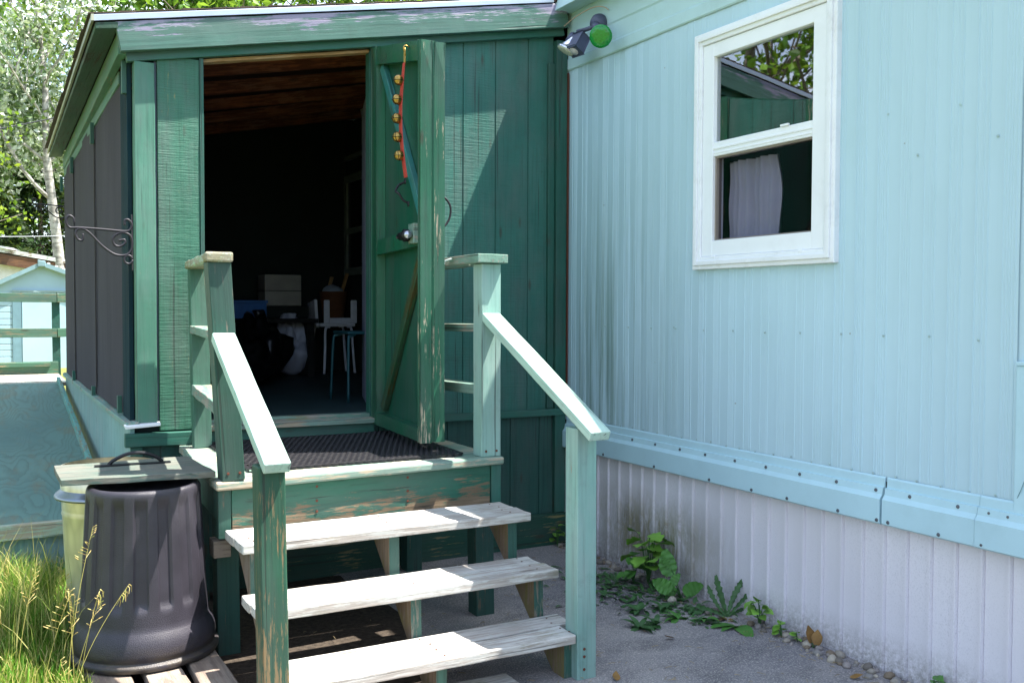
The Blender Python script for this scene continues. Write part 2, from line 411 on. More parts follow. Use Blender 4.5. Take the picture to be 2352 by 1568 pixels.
# ------------------------------------------------------------------ trailer
XT = 3.119
trailer = thing('mobile_home', 'pale aqua corrugated mobile home with white skirting and one white window', 'mobile home', (XT, 2.0, 0))
def siding_mat():
    t = NT('aqua_metal_siding')
    c = H('#b2cdd8')
    lo = t.noise((1.0, 1.2, .35), 1.0, 4, .5, rand=False)
    st = t.noise((1.0, 20, .6), 1.0, 6, .65, rand=False, seed=3)
    tc = t.n('TexCoord'); sp = t.n('SeparateXYZ'); t.l(tc.outputs['Object'], sp.inputs[0])
    cc = t.mix(t.ramp(lo, .3, .7), mul(c, .93), mul(c, 1.06))
    # dark algae streaks near the porch corner (object y = world y - 2)
    my = t.n('MapRange'); my.inputs[1].default_value = 1.75; my.inputs[2].default_value = 2.75; t.l(sp.outputs[1], my.inputs[0])
    my2 = t.n('MapRange'); my2.inputs[1].default_value = 3.0; my2.inputs[2].default_value = 2.7; t.l(sp.outputs[1], my2.inputs[0])
    mz = t.n('MapRange'); mz.inputs[1].default_value = 2.4; mz.inputs[2].default_value = 1.2; t.l(sp.outputs[2], mz.inputs[0])
    mask = t.math('MULTIPLY', t.math('MULTIPLY', my.outputs[0], mz.outputs[0]), t.ramp(st, .45, .60))
    mask = t.math('MULTIPLY', mask, my2.outputs[0])
    cc = t.mix(t.math('MULTIPLY', mask, .8), cc, H('#587466'))
    st2 = t.noise((1.0, 60, .8), 1.0, 5, .7, rand=False, seed=7)
    cc = t.mix(t.math('MULTIPLY', t.ramp(st2, .52, .75), .09), cc, H('#7fa3a2'))
    sm = t.noise((1.0, 3.2, 2.1), 1.0, 5, .6, rand=False, seed=15)
    cc = t.mix(t.math('MULTIPLY', t.ramp(sm, .5, .75), .13), cc, H('#8fb0aa'))
    v = t.n('TexVoronoi'); v.inputs['Scale'].default_value = 5.5; t.l(t.coord((1,1,1), False), v.inputs['Vector'])
    dots = t.ramp(v.outputs['Distance'], .018, .028, (1,1,1,1), (0,0,0,1))
    cc = t.mix(t.math('MULTIPLY', dots, .6), cc, H('#77705a'))
    return t.done(cc, .42, t.bump(lo, .1, .02), .45)
MS = siding_mat()
# siding profile: wide flats with clusters of fine ridges
UNIT = .1085
PAT = [(0,0),(.10,0),(.115,-.0034),(.145,-.0034),(.16,0),(.235,0),(.25,-.0026),(.27,-.0026),(.285,0),(.33,0),(.345,-.0026),(.365,-.0026),(.38,0),(.425,0),(.44,-.0026),(.46,-.0026),(.475,0),(.55,0),(.565,-.0034),(.595,-.0034),(.61,0),(.70,.0006),(.86,.0006)]
def sprof(y0, y1):
    out = []; k0 = int(math.floor(y0/UNIT))-1; k1 = int(math.ceil(y1/UNIT))+1
    for k in range(k0, k1):
        rk = random.Random(k*7+3); q = rk.uniform(.3, .85); sh = rk.uniform(-.05, .05); drop = rk.random() < .3
        for u, d in PAT:
            y = (k+u+(sh if .2 < u < .5 else 0))*UNIT
            if y0 < y < y1: out.append((y, XT+d*q*(.3 if drop and .3 < u < .5 else 1)))
    return [(y0, XT)] + out + [(y1, XT)]
def dent(u, z):
    return .0036*mnoise.noise(Vector((u*1.7, z*.9, 3))) + .0009*mnoise.noise(Vector((u*6, z*2.5, 8)))
def sid_bot(u): return .772 + .004*mnoise.noise(Vector((u*3, 0, 5))) + .003*math.sin(u*29)
bm = bmesh.new()
WY0, WY1, WZ0, WZ1 = 2.93, 3.72, 1.70, 2.76
extrude_profile(bm, sprof(2.062, WY0), 'y', sid_bot, 2.90, 24, dent)
extrude_profile(bm, sprof(WY1, 5.10), 'y', sid_bot, 2.90, 24, dent)
extrude_profile(bm, sprof(WY0, WY1), 'y', sid_bot, WZ0, 12, dent)
extrude_profile(bm, sprof(WY0, WY1), 'y', WZ1, 2.90, 3, dent)
extrude_profile(bm, sprof(-4.5, 2.11), 'y', sid_bot, 2.90, 24, lambda u, z: .006+dent(u, z))
sid = obj('siding', bm, MS, trailer, smooth=False)
# body behind (roof, inner room)
bm = bmesh.new()
box(bm, 3.14, 3.17, -4.5, WY0-.02, .1, 3.2); box(bm, 3.14, 3.17, WY1+.02, 11.0, .1, 3.2)
box(bm, 3.14, 3.17, WY0-.02, WY1+.02, .1, WZ0-.02); box(bm, 3.14, 3.17, WY0-.02, WY1+.02, WZ1+.02, 3.2)
box(bm, 3.17, 7.0, -4.5, -4.4, .1, 3.2); box(bm, 3.17, 7.0, 10.9, 11.0, .1, 3.2); box(bm, 6.9, 7.0, -4.4, 10.9, .1, 3.2)
box(bm, 3.17, 6.9, -4.4, 10.9, .6, .7)
obj('wall_frame', bm, M['dark'], trailer)
bm = bmesh.new(); box(bm, 3.055, 7.1, -4.6, 11.1, 3.25, 3.30); obj('roof', bm, flat('trailer_roof', '#c9cfd2', .5), trailer)
def aqua(name, c='#a8d8d8', **k): return flat(name, c, .45, 0, .05, 3, bump=.12, bs=120, **k)
M['aqua'] = aqua('aqua_trim', '#b0d0da', dirt=.10, dirtcol='#6f8f8a'); M['aquaw'] = aqua('aqua_eave', '#b2ced2', dirt=.22, dirtcol='#7f9a90')
# upper smooth band above the siding, with lapped strip
bm = bmesh.new()
prof = [(XT-.006, 2.893), (XT-.012, 2.90), (XT-.012, 2.955), (XT-.004, 2.968), (XT-.002, 3.06), (XT-.008, 3.07), (XT-.006, 3.245)]
ysb = [-4.5+.25*i for i in range(39)]
rows = []
for y in ysb:
    w = .0025*mnoise.noise(Vector((y*2.2, 1, 1)))
    rows.append([bm.verts.new((x, y, z+w)) for x, z in prof])
for j in range(len(ysb)-1):
    for i in range(len(prof)-1): bm.faces.new((rows[j][i], rows[j+1][i], rows[j+1][i+1], rows[j][i+1]))
obj('upper_band', bm, M['aquaw'], trailer)
# eave board: end face visible beside the porch roof
bm = bmesh.new(); hexa(bm, [(2.985,-4.6,3.225),(3.02,-4.6,3.225),(3.02,4.97,3.225),(2.985,4.97,3.225),(3.022,-4.6,3.35),(3.05,-4.6,3.35),(3.05,4.97,3.35),(3.022,4.97,3.35)], .003); box(bm, 3.021, 3.112, -4.6, 4.968, 3.232, 3.243)
obj('eave', bm, M['aquaw'], trailer)
# belt trim
bm = bmesh.new()
def belt(y0, y1, off=0.0, top=.748, skew=0.0):
    prof = [(XT-.004-off, .792), (XT-.010-off, .785), (XT-.012-off, .752), (XT-.022-off, .750), (XT-.026-off, .724), (XT-.040-off, .706), (XT-.040-off, .612), (XT-.034-off, .606), (XT+.0, .606)]
    n = max(1, int((y1-y0)/.2)); rr = []
    for j in range(n+1):
        y = y0+(y1-y0)*j/n
        w = .003*mnoise.noise(Vector((y*1.6, 2, 4)))
        rr.append([bm.verts.new((x, y + (skew*(.79-z) if j == n else 0), z + w*(1 if z < .75 else .3))) for x, z in prof])
    for j in range(n):
        for i in range(len(prof)-1): bm.faces.new((rr[j][i], rr[j+1][i], rr[j+1][i+1], rr[j][i+1]))
    bm.faces.new(rr[0][::-1]); bm.faces.new(rr[-1])
belt(2.600, 4.98); belt(2.185, 2.588, .001); belt(-4.5, 2.182, .004)
bt = obj('belt_trim', bm, M['aqua'], trailer)
nl_bm = bmesh.new(); lathe(nl_bm, [(.0055,0),(.005,.0018),(.0015,.003)], (0,0,0), 8, Matrix.Rotation(-math.pi/2, 3, 'Y'))
sn0 = obj('nail', nl_bm, flat('painted_nail', '#9fb8ba', .5, 0, .3, 60, dirt=.7, dirtcol='#7a6248'), sid, mw=Matrix.Translation((XT-.003, 2.13, .800)))
for y_, z_ in [(2.13+.109*i+rnd.uniform(-.012,.012), .797+rnd.uniform(-.004,.006)) for i in range(1, 26)] + [(2.2+.216*i+rnd.uniform(-.01,.01), 1.35+rnd.uniform(-.006,.006)) for i in range(12)] + [(2.15+.33*i, 2.05+rnd.uniform(-.02,.02)) for i in range(2)] + [(2.3, 2.2), (2.62, 2.22), (3.95, 1.36), (4.6, 2.05)]:
    c = sn0.copy(); link(c, sid); c.matrix_basis = LOC[sid.name].inverted() @ Matrix.Translation((XT-.0035, y_, z_))
# screws on the belt
def screw_bm():
    b = bmesh.new(); lathe(b, [(.0075,0),(.0075,.002),(.005,.003),(.005,.006),(.0015,.0065)], (0,0,0), 8, Matrix.Rotation(-math.pi/2, 3, 'Y')); return b
sc0 = None
for y, z, x in [(y, .737, XT-.024) for y in (4.275,4.069,3.863,3.666,3.452,3.246,3.039,2.833,2.631,2.471,2.263,2.138,2.066)] + [(y, .622, XT-.040) for y in (4.534,4.057,3.616,3.321,3.097,2.809,2.612,2.557,2.33,2.154)]:
    if sc0 is None:
        sc0 = obj('screw', screw_bm(), M['screw'], bt, mw=Matrix.Translation((x, y, z))); continue
    c = sc0.copy(); link(c, bt); c.matrix_basis = LOC[bt.name].inverted() @ Matrix.Translation((x, y, z))
# skirting with raised ribs
def skirt_mat():
    t = NT('white_metal_skirting')
    c = H('#dcd8de')
    lo = t.noise((2, 2.5, 1.2), 1.0, 5, .6, rand=False); sp = t.noise((60, 60, 60), 1.0, 6, .75, rand=False, seed=3)
    sp2 = t.noise((200, 200, 130), 1.0, 4, .7, rand=False, seed=6)
    cc = t.mix(t.ramp(lo, .3, .7), mul(c, .90), mul(c, 1.0))
    cc = t.mix(t.math('MULTIPLY', t.ramp(sp2, .5, .72), t.math('MULTIPLY', t.ramp(lo, .35, .65), .35)), cc, H('#85828a'))
    tc = t.n('TexCoord'); s = t.n('SeparateXYZ'); t.l(tc.outputs['Object'], s.inputs[0])
    def band(o, a, b, c_, d):
        m1 = t.n('MapRange'); m1.inputs[1].default_value = a; m1.inputs[2].default_value = b; t.l(o, m1.inputs[0])
        m2 = t.n('MapRange'); m2.inputs[1].default_value = d; m2.inputs[2].default_value = c_; t.l(o, m2.inputs[0])
        return t.math('MULTIPLY', m1.outputs[0], m2.outputs[0])
    st = t.noise((3, 5, 1.8), 1.0, 6, .65, rand=False, seed=9, dist=.6); fine = t.noise((8, 26, 8), 1.0, 7, .75, rand=False, seed=11, dist=1.2)
    al = t.math('MULTIPLY', band(s.outputs[1], 1.42, 1.92, 2.35, 2.85), band(s.outputs[2], -.05, .14, .30, .50))
    al = t.math('MULTIPLY', al, t.ramp(t.mix(.5, st, fine), .36, .54))
    cc = t.mix(t.math('MULTIPLY', al, .85), cc, t.mix(t.ramp(fine, .4, .6), H('#5a553a'), H('#7a744e')))
    low = t.n('MapRange'); low.inputs[1].default_value = .18; low.inputs[2].default_value = .0; t.l(s.outputs[2], low.inputs[0])
    cc = t.mix(t.math('MULTIPLY', t.math('MULTIPLY', low.outputs[0], t.ramp(sp, .36, .62)), .8), cc, H('#5d5848'))
    return t.done(cc, .5, t.bump(sp, .06, .003), .4)
RP = .1075
prof = [(-4.5, XT+.008)]
k = int(-4.4/RP)
while True:
    y = 2.290 + k*RP
    if y > 5.05: break
    if y > -4.45:
        prof += [(y-.0115, XT+.008), (y-.009, XT+.011), (y-.0055, XT-.003), (y+.0045, XT-.003), (y+.0075, XT+.008)]
    k += 1
prof.append((5.10, XT+.008))
bm = bmesh.new(); extrude_profile(bm, prof, 'y', -.03, .63, 6, lambda u, z: .0016*mnoise.noise(Vector((u*2.2, z*3, 1))))
obj('skirting', bm, skirt_mat(), trailer)
# vertical joint cover at the right, with its cap
bm = bmesh.new(); box(bm, XT-.016, XT+.004, 1.90, 2.056, .755, 1.262, .004); box(bm, XT-.021, XT+.003, 1.895, 2.054, 1.262, 1.277, .003)
obj('joint_cover', bm, M['aqua'], trailer)
bm = bmesh.new(); tube(bm, smoothpath([(XT-.014,2.045,.80),(XT-.02,2.025,.84),(XT-.02,2.0,.90),(XT-.014,1.97,.93)], 5), .0014, 5)
obj('wire', bm, flat('painted_wire', '#6f9097', .5), trailer)
# window
win_bm = bmesh.new()
def frame(bm, y0, y1, z0, z1, x0, x1, w, wt=None, wb=None, bev=.003):
    wt = wt or w; wb = wb or w
    box(bm, x0, x1, y0, y0+w, z0, z1, bev); box(bm, x0, x1, y1-w, y1, z0, z1, bev)
    box(bm, x0+.0007, x1, y0+w-.001, y1-w+.001, z1-wt, z1, bev); box(bm, x0+.0007, x1, y0+w-.001, y1-w+.001, z0, z0+wb, bev)
frame(win_bm, 2.862, 3.776, 1.648, 2.80, XT-.030, XT+.02, .060, .060, .062, .004)
frame(win_bm, 2.882, 3.758, 1.668, 2.782, XT-.040, XT-.029, .022, .022, .022, .003)
win = obj('window', win_bm, M['whitewood'], trailer)
bm = bmesh.new(); frame(bm, 2.925, 3.715, 1.711, 2.738, XT-.020, XT+.05, .075, .065, .075)
box(bm, XT-.014, XT+.045, 3.0, 3.64, 2.193, 2.262, .003); box(bm, XT-.018, XT+.0, 3.0, 3.64, 2.226, 2.236, .001); box(bm, XT-.0165, XT+.0, 3.0, 3.64, 2.205, 2.212, .001)
obj('window_frame', bm, M['white'], win)
bm = bmesh.new(); frame(bm, 3.0, 3.64, 1.783, 2.196, XT-.004, XT+.03, .010, .012, .010, .001); obj('screen_frame', bm, flat('screen_frame_grey', '#8a8078', .5), win)
for yy in (3.05, 3.62):
    bm = bmesh.new(); box(bm, XT-.032, XT-.020, yy-.012, yy+.012, 1.700, 1.712, .002); obj('clip', bm, M['white'], win)
bm = bmesh.new(); box(bm, XT-.022, XT-.012, 3.14, 3.19, 2.262, 2.272, .002); obj('latch', bm, M['white'], win)
def glass_mat(name, tint, mirror=1.0):
    t = NT(name); tr = t.n('BsdfTransparent'); tr.inputs[0].default_value = tint
    gl = t.n('BsdfGlossy'); gl.inputs['Roughness'].default_value = .015; gl.inputs[0].default_value = (.95,.97,1,1)
    fr = t.n('Fresnel'); fr.inputs[0].default_value = 1.55
    nb = t.bump(t.noise((3,3,3), 1.0, 2, .5, rand=False), .02, .01); t.l(nb, gl.inputs['Normal'])
    f = t.math('MINIMUM', t.math('MULTIPLY_ADD', fr.outputs[0], 1.6*mirror, .03*mirror), 1.0)
    ms = t.n('MixShader'); t.l(f, ms.inputs[0]); t.l(tr.outputs[0], ms.inputs[1]); t.l(gl.outputs[0], ms.inputs[2])
    t.l(ms.outputs[0], t.out.inputs[0]); return t.m
bm = bmesh.new(); box(bm, XT+.004, XT+.008, 2.99, 3.65, 2.25, 2.69); obj('pane', bm, glass_mat('window_glass', (.75,.8,.8,1), 1.9), win)
bm = bmesh.new(); box(bm, XT+.012, XT+.015, 3.0, 3.64, 1.785, 2.19); obj('insect_screen', bm, glass_mat('insect_screen', (.72,.72,.76,1), .03), win)
bm = bmesh.new(); box(bm, XT+.03, XT+.05, 3.0, 3.64, 2.400, 2.425, .002); obj('glazing_bar', bm, flat('tan_bar', '#b09a88', .6), win)
# curtain
bm = bmesh.new()
pts = [(3.635+(-.33)*i/40, XT+.085+.016*math.sin(i*1.05)+.01*math.sin(i*.37)) for i in range(41)]
rows = []
for j in range(13):
    z = 1.74+.43*j/12
    rows.append([bm.verts.new((x+.004*math.sin(j*.8+i*.2), y - (.03*math.sin((j/12)*3.1) if i > 30 else 0)*(i-30)/10, z)) for i, (y, x) in enumerate(pts)])
for j in range(12):
    for i in range(40): bm.faces.new((rows[j][i], rows[j][i+1], rows[j+1][i+1], rows[j+1][i]))
cu = obj('curtain', bm, M['cloth'], smooth=True, base=(XT+.085, 3.45, 1.74)); tag(cu, 'white curtain hanging behind the lower window screen', 'curtain')

# ------------------------------------------------------------------ porch
porch = thing('porch', 'dark green wooden screened porch with shingled lean-to roof and open door', 'porch', (1.85, 5.03, 0))
SL = .1886
def roofz(x, z0=2.809, x0=.56): return z0 + SL*(x-x0)
LX = lambda y, a=.617, b=.572: a + (b-a)*(y-5.03)/3.87    # left wall line
# front siding, grooved
def groove_prof(x0, x1, gs, y, w=.009, d=.007):
    out = [(x0, y)]
    for gx in gs:
        if x0 < gx-w and gx+w < x1: out += [(gx-w*.55, y), (gx-w*.3, y+d), (gx+w*.3, y+d), (gx+w*.55, y)]
    out.append((x1, y)); return out
bm = bmesh.new()
topz = lambda u: 2.64 + SL*(u-.6)
extrude_profile(bm, groove_prof(1.86, 3.03, (2.0, 2.208, 2.423, 2.634, 2.855), 5.03), 'x', .84, topz, 10)
box(bm, 1.861, 3.11, 5.045, 5.07, .05, 3.05)
obj('siding', bm, M['siding'], porch)
bm = bmesh.new(); extrude_profile(bm, groove_prof(.64, 3.03, (.86, 1.08, 1.3, 1.9, 2.12, 2.32, 2.53, 2.735, 2.935), 5.02), 'x', .02, .81, 4)
obj('lower_siding', bm, wood('lower_siding_paint', '#284f47', '#7a7468', .02, 'z', .65, saw=.6), porch)
bm = bmesh.new(); box(bm, .612, 1.862, 5.046, 5.07, .02, .80); obj('foundation_wall', bm, M['dkgreen'], porch)
beam('sill_rail', M['trim'], porch, (1.9,5.005,.823), (3.105,5.005,.823), .05, .040, wob=.001)
beam('base_board', wood('mossy_base_board', '#1f4639', '#8a7f5a', .14, 'x', .6, moss=1.0), porch, (.95,5.0,.100), (3.108,5.0,.100), .036, .205, wob=.002)
part_box('corner_trim', M['dkgreen'], porch, 3.03, 3.104, 4.985, 5.029, .206, 3.07)
part_box('corner_batten', M['dkgreen'], porch, 2.985, 3.028, 5.005, 5.029, .846, 2.93)
bm = bmesh.new(); box(bm, 3.1055, 3.1115, 4.975, 5.02, .80, 2.88); obj('rust_strip', bm, M['rust'], porch)
# left of the door
part_box('corner_post', M['postz'], porch, .636, .731, 4.99, 5.07, .884, 2.645, .004, cuts=(2,1,20), wob=.0015)
part_box('wall_board', M['sawn'], porch, .744, .945, 5.008, 5.04, .838, 2.69, .003, cuts=(3,1,20), wob=.002)
part_box('door_jamb', M['dkgreen'], porch, .946, .966, 5.004, 5.09, .84, 2.70, .002)
part_box('gap_batten', flat('grey_gap', '#4a5560', .6), porch, .732, .7435, 5.022, 5.05, .86, 2.66, .001)
part_box('far_jamb', M['dkgreen'], porch, 1.853, 1.885, 5.033, 5.09, .84, 2.86, .002)
# fascia & trims
FZ0, FZ1 = 2.667, 2.809
beam('fascia', M['fascia'], porch, (.56, 4.959, (FZ0+FZ1)/2), (3.075, 4.959, (FZ0+FZ1)/2+SL*2.515), .038, .139, wob=.0015, bev=.003)
beam('head_trim', M['trim'], porch, (.600, 5.008, 2.668), (3.08, 5.008, 2.668+SL*2.48), .038, .064, wob=.001)
beam('head_strip', M['pine'], porch, (.967, 5.06, 2.694), (1.852, 5.06, 2.694+SL*.885), .06, .018)
bm = bmesh.new()
x0, x1 = .447, 2.975; n = 24
for (ya, yb, za, zb) in ((4.9335,4.9395,2.793,2.822),):
    P = [(x0,ya,za-.0), (x1,ya,za+SL*(x1-x0)), (x1,yb,za+SL*(x1-x0)), (x0,yb,za), (x0,ya,zb), (x1,ya,zb+SL*(x1-x0)), (x1,yb,zb+SL*(x1-x0)), (x0,yb,zb)]
    hexa(bm, P, .002, (n,1,1), .0012)
P = [(x0-.003,4.9345,2.7905+.028),(x1,4.9345,2.8185+SL*(x1-x0)),(x1,4.950,2.8185+SL*(x1-x0)),(x0-.003,4.95,2.8185)]
P = P + [(a,b,c+.004) for a,b,c in P]; hexa(bm, P)
obj('drip_edge', bm, M['alu'], porch)
# side drip edge
YB = 8.95
bm = bmesh.new(); LXr = lambda y: .443 + .012*(y-4.94)/4
P = [(LXr(4.93)-.002,4.916,2.790),(LXr(4.93)+.010,4.916,2.792),(LXr(YB)+.010,YB,2.735),(LXr(YB)-.002,YB,2.733)]
P = P + [(a,b,c+.030) for a,b,c in P]; hexa(bm, P, 0, (1,16,1), .002)
obj('side_drip_edge', bm, flat('dull_metal_edge', '#a9a68c', .4, .6, .2, 6, dirt=.4, dirtcol='#5a4a32'), porch)
# roof deck and shingles
zr = lambda x: 2.824 + SL*(x-.447)
bm = bmesh.new()
P = [(.447,4.941,zr(.447)-.024),(3.10,4.941,zr(3.10)-.024),(3.10,YB,zr(3.10)-.024),(.455,YB,zr(.447)-.080)]
P = P + [(a,b,c+.022) for a,b,c in P]; hexa(bm, P); obj('roof_deck', bm, M['roofboard'], porch)
bm = bmesh.new()
for i in range(19):
    xa = .43+i*.142; xb = xa+.21
    y = 4.9365; 
    while y < YB-.05:
        L = .30*rnd.uniform(.9,1.1); yb = min(YB, y+L); j = rnd.uniform(-.006,.004); dz = rnd.uniform(0,.003)
        ya = y+.002 - (rnd.uniform(0,.003) if y < 4.94 else 0); sag = lambda yy: -.056*max(0,(yy-4.93))/(YB-4.93)*max(0,1-(xa-.43)/2.6)
        P = [(xa+j,ya,zr(xa)+.006+dz+sag(ya)),(xb,ya,zr(xb)+.001+sag(ya)),(xb,yb,zr(xb)+.001+sag(yb)),(xa+j,yb,zr(xa)+.006+dz+sag(yb))]
        P = P + [(a,b,c+.005) for a,b,c in P]; hexa(bm, P); y = yb
obj('shingles', bm, flat('dark_shingle', '#4a4038', .95, 0, .3, 20, bump=.8, bs=300), porch)
# eave board, beam and side frame
def sideboard(name, mat, xa, xb, z0, z1, y0, y1, dz=0.0, dx=0.0, bev=.003, wob=.002):
    P = [(xa,y0,z0),(xb,y0,z0),(xb+dx,y1,z0+dz),(xa+dx,y1,z0+dz),(xa,y0,z1),(xb,y0,z1),(xb+dx,y1,z1+dz),(xa+dx,y1,z1+dz)]
    return obj(name, hexa(bmesh.new(), P, bev, (1,30,1), wob), mat, porch)
SOF = wood('soffit_board', '#2a4a38', '#3a3024', .2, 'y', .65, moss=.5)
P = [(.460,4.938,2.760),(.560,4.938,2.776),(.562,YB-.02,2.716),(.466,YB-.02,2.700)]
P = P + [(a,b,c+.031) for a,b,c in P]
obj('eave_board', hexa(bmesh.new(), P, .003, (1,30,1), .002), SOF, porch)
sideboard('side_beam', wood('side_beam_green', '#456f58', '#8a7a60', .14, 'y', .6), .563, .602, 2.665, 2.774, 4.980, 8.90, -.06, .006)
sideboard('screen_top_rail', wood('screen_rail_green', '#456f5f', '#8a8a70', .1, 'y', .6), .604, .632, 2.60, 2.662, 5.33, 8.88, -.06, -.03)
part_box('side_post', wood('dark_side_post', '#152f38', '#6a7a78', .03, 'z', .85, spec=.1), porch, .612, .634, 5.072, 5.335, .886, 2.66, .003)
def screen_mat():
    t = NT('grey_shade_cloth')
    lo = t.noise((6, 2.0, .7), 1.0, 5, .6); fi = t.noise((300, 300, 300), 1.0, 2, .5, seed=3)
    st = t.noise((8, 5, .5), 1.0, 5, .6, seed=8)
    c = t.mix(t.ramp(lo, .3, .7), H('#3d3a42'), H('#49464e'))
    c = t.mix(t.math('MULTIPLY', t.ramp(st, .55, .8), .3), c, H('#57525a'))
    c = t.mix(t.math('MULTIPLY', t.ramp(fi, .4, .6), .35), c, H('#2e2a2b'))
    return t.done(c, .9, t.bump(lo, .3, .02), .15)
MSC = screen_mat()
bm = bmesh.new(); n = 60; rows = []
for j in range(9):
    row = []
    for i in range(n+1):
        y = 5.30 + (8.90-5.30)*i/n; z = .90 + j/8*1.74
        z = min(z, 2.63 - .06*(y-5.3)/3.6)
        row.append(bm.verts.new((LX(y)+.004*math.sin(y*5.1)+.003*mnoise.noise(Vector((y*3, z*1.3, 0))), y, z)))
    rows.append(row)
for j in range(8):
    for i in range(n): bm.faces.new((rows[j][i], rows[j+1][i], rows[j+1][i+1], rows[j][i+1]))
obj('shade_screen', bm, MSC, porch, smooth=True)
bm = bmesh.new()
for y in (6.55, 7.95): 
    for z0, z1 in ((.885, .965), (2.515, 2.60)):
        pass
for (y, z0, z1) in ((5.09,2.50,2.66),(6.55,2.47,2.60),(7.97,2.46,2.58),(8.93,2.42,2.55),(6.62,.87,.95),(7.98,.87,.97),(5.37,.90,.99)):
    b = bmesh.new(); box(b, LX(y)-.026, LX(y)-.004, y-.02, y+.02, z0, z1, .002)
    obj('batten_block', b, M['dkgreen'], porch)
b = bm; b.free()
for y in (6.55, 7.97):
    bm = bmesh.new(); box(bm, LX(y)-.0075, LX(y)-.001, y-.012, y+.012, .95, 2.50, .001); obj('screen_seam', bm, flat('dark_seam', '#3a3637', .9), porch)
P = [(.586,4.985,.858),(.645,4.985,.858),(.600,8.90,.870),(.548,8.90,.870),(.586,4.985,.886),(.645,4.985,.890),(.600,8.90,.904),(.548,8.90,.898)]
obj('window_sill', hexa(bmesh.new(), P, .003, (1,20,1), .002), wood('pale_sill', '#6f9488', '#a39d90', .3, 'y', .65), porch)
bm = bmesh.new(); P = [(.603,5.0,.02),(.625,5.0,.02),(.60,8.9,.02),(.57,8.9,.02),(.603,5.0,.858),(.625,5.0,.858),(.60,8.9,.868),(.57,8.9,.868)]
hexa(bm, P, .002, (1,8,1)); 
obj('side_panel', bm, M['panel'], porch)
bm = bmesh.new(); P = [(.578,4.99,.872),(.612,4.975,.880),(.742,4.975,.883),(.742,5.04,.884),(.578,5.04,.876),(.612,5.04,.884)]
hexa(bm, [(.580,4.968,.858),(.740,4.962,.868),(.742,5.0,.880),(.575,5.0,.872),(.578,4.966,.872),(.742,4.962,.880),(.742,5.0,.886),(.575,5.0,.880)], .001)
obj('flashing', bm, M['white'], porch)
beam('band_board', M['trim'], porch, (.578, 4.997, .800), (1.86, 4.997, .793), .045, .066, wob=.002)
beam('threshold', M['deck'], porch, (.90, 4.985, .842), (1.87, 4.985, .838), .085, .026, wob=.002)
beam('door_sill', M['raild'], porch, (.95, 5.07, .858), (1.86, 5.07, .855), .07, .030, wob=.002)
part_box('corner_leg', M['dkgreen'], porch, .604, .66, 4.99, 5.02, .02, .765, .003)
# interior shell
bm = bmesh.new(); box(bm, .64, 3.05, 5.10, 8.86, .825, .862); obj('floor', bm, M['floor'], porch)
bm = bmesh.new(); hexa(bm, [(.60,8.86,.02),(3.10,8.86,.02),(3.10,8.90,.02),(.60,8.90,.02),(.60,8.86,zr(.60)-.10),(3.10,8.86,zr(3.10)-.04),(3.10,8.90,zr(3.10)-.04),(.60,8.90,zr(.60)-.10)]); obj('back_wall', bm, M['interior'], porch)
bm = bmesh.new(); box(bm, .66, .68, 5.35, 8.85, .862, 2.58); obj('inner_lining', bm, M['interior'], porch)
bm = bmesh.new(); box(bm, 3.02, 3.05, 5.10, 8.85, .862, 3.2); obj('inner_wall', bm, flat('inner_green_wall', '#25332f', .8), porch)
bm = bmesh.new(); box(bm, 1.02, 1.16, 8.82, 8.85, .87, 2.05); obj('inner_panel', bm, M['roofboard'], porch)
bm = bmesh.new()
frame(bm, 8.10, 8.80, 1.76, 2.70, 2.985, 3.018, .07); box(bm, 2.99, 3.017, 8.15, 8.75, 2.15, 2.20); box(bm, 2.985, 3.018, 5.2, 8.8, 2.84, 2.88)
obj('inner_window', bm, flat('inner_window_trim', '#7d8880', .6), porch)
bm = bmesh.new(); box(bm, 3.005, 3.015, 8.12, 8.78, 1.80, 2.66); obj('inner_pane', bm, flat('inner_dark_glass', '#0c1416', .15), porch)
for i, y in enumerate((5.34, 5.95, 6.56, 7.17, 7.78, 8.39)):
    s = .056*(y-4.93)/4*.6
    beam('rafter', M['rafter'], porch, (.62, y, zr(.62)-.075-s), (3.0, y, zr(3.0)-.075), .04, .095)
P = [(1.885,5.10,.868),(1.915,5.10,.868),(2.200,6.02,.868),(2.168,6.03,.868)]
P = P + [(a,b,2.74) for a,b,c in P]
sd = obj('storm_door', hexa(bmesh.new(), P, .004), flat('storm_door_white', '#8d93a8', .5, dirt=.3), porch)

# ------------------------------------------------------------------ the open door (part of the porch)
Hh = Vector((1.853, 5.0, 0)); Fh = Vector((1.790, 4.155, 0))
e1 = (Fh-Hh).normalized(); LD = (Fh-Hh).length; nn = Vector((-e1.y, e1.x, 0))
if nn.x > 0: nn = -nn                         # points left, the visible inner face
def DP(s, z, o): return Hh + e1*s + Vector((0,0,z)) - nn*o    # s along door, o depth behind the inner face
ZB = .822; ZTh, ZTf = 2.868, 2.700
ztop = lambda s: ZTh + (ZTf-ZTh)*s/LD
LP = LD-.03
P = [DP(0,ZB,.052),DP(LP,ZB,.052),DP(LP,ZB,.060),DP(0,ZB,.060),DP(0,ztop(0),.052),DP(LP,ztop(LP),.052),DP(LP,ztop(LP),.060),DP(0,ztop(0),.060)]
door = obj('door', hexa(bmesh.new(), P, 0, (6,1,10)), M['door'], porch)
def slab(name, mat, s0, s1, z0a, z0b, z1a, z1b, o0, o1, parent=None, bev=.003):
    P = [DP(s0,z0a,o0),DP(s1,z0b,o0),DP(s1,z0b,o1),DP(s0,z0a,o1),DP(s0,z1a,o0),DP(s1,z1b,o0),DP(s1,z1b,o1),DP(s0,z1a,o1)]
    return obj(name, hexa(bmesh.new(), P, bev, (2,1,12) if abs(z1a-z0a) > .5 else (12,1,1), .001), mat, parent or door)
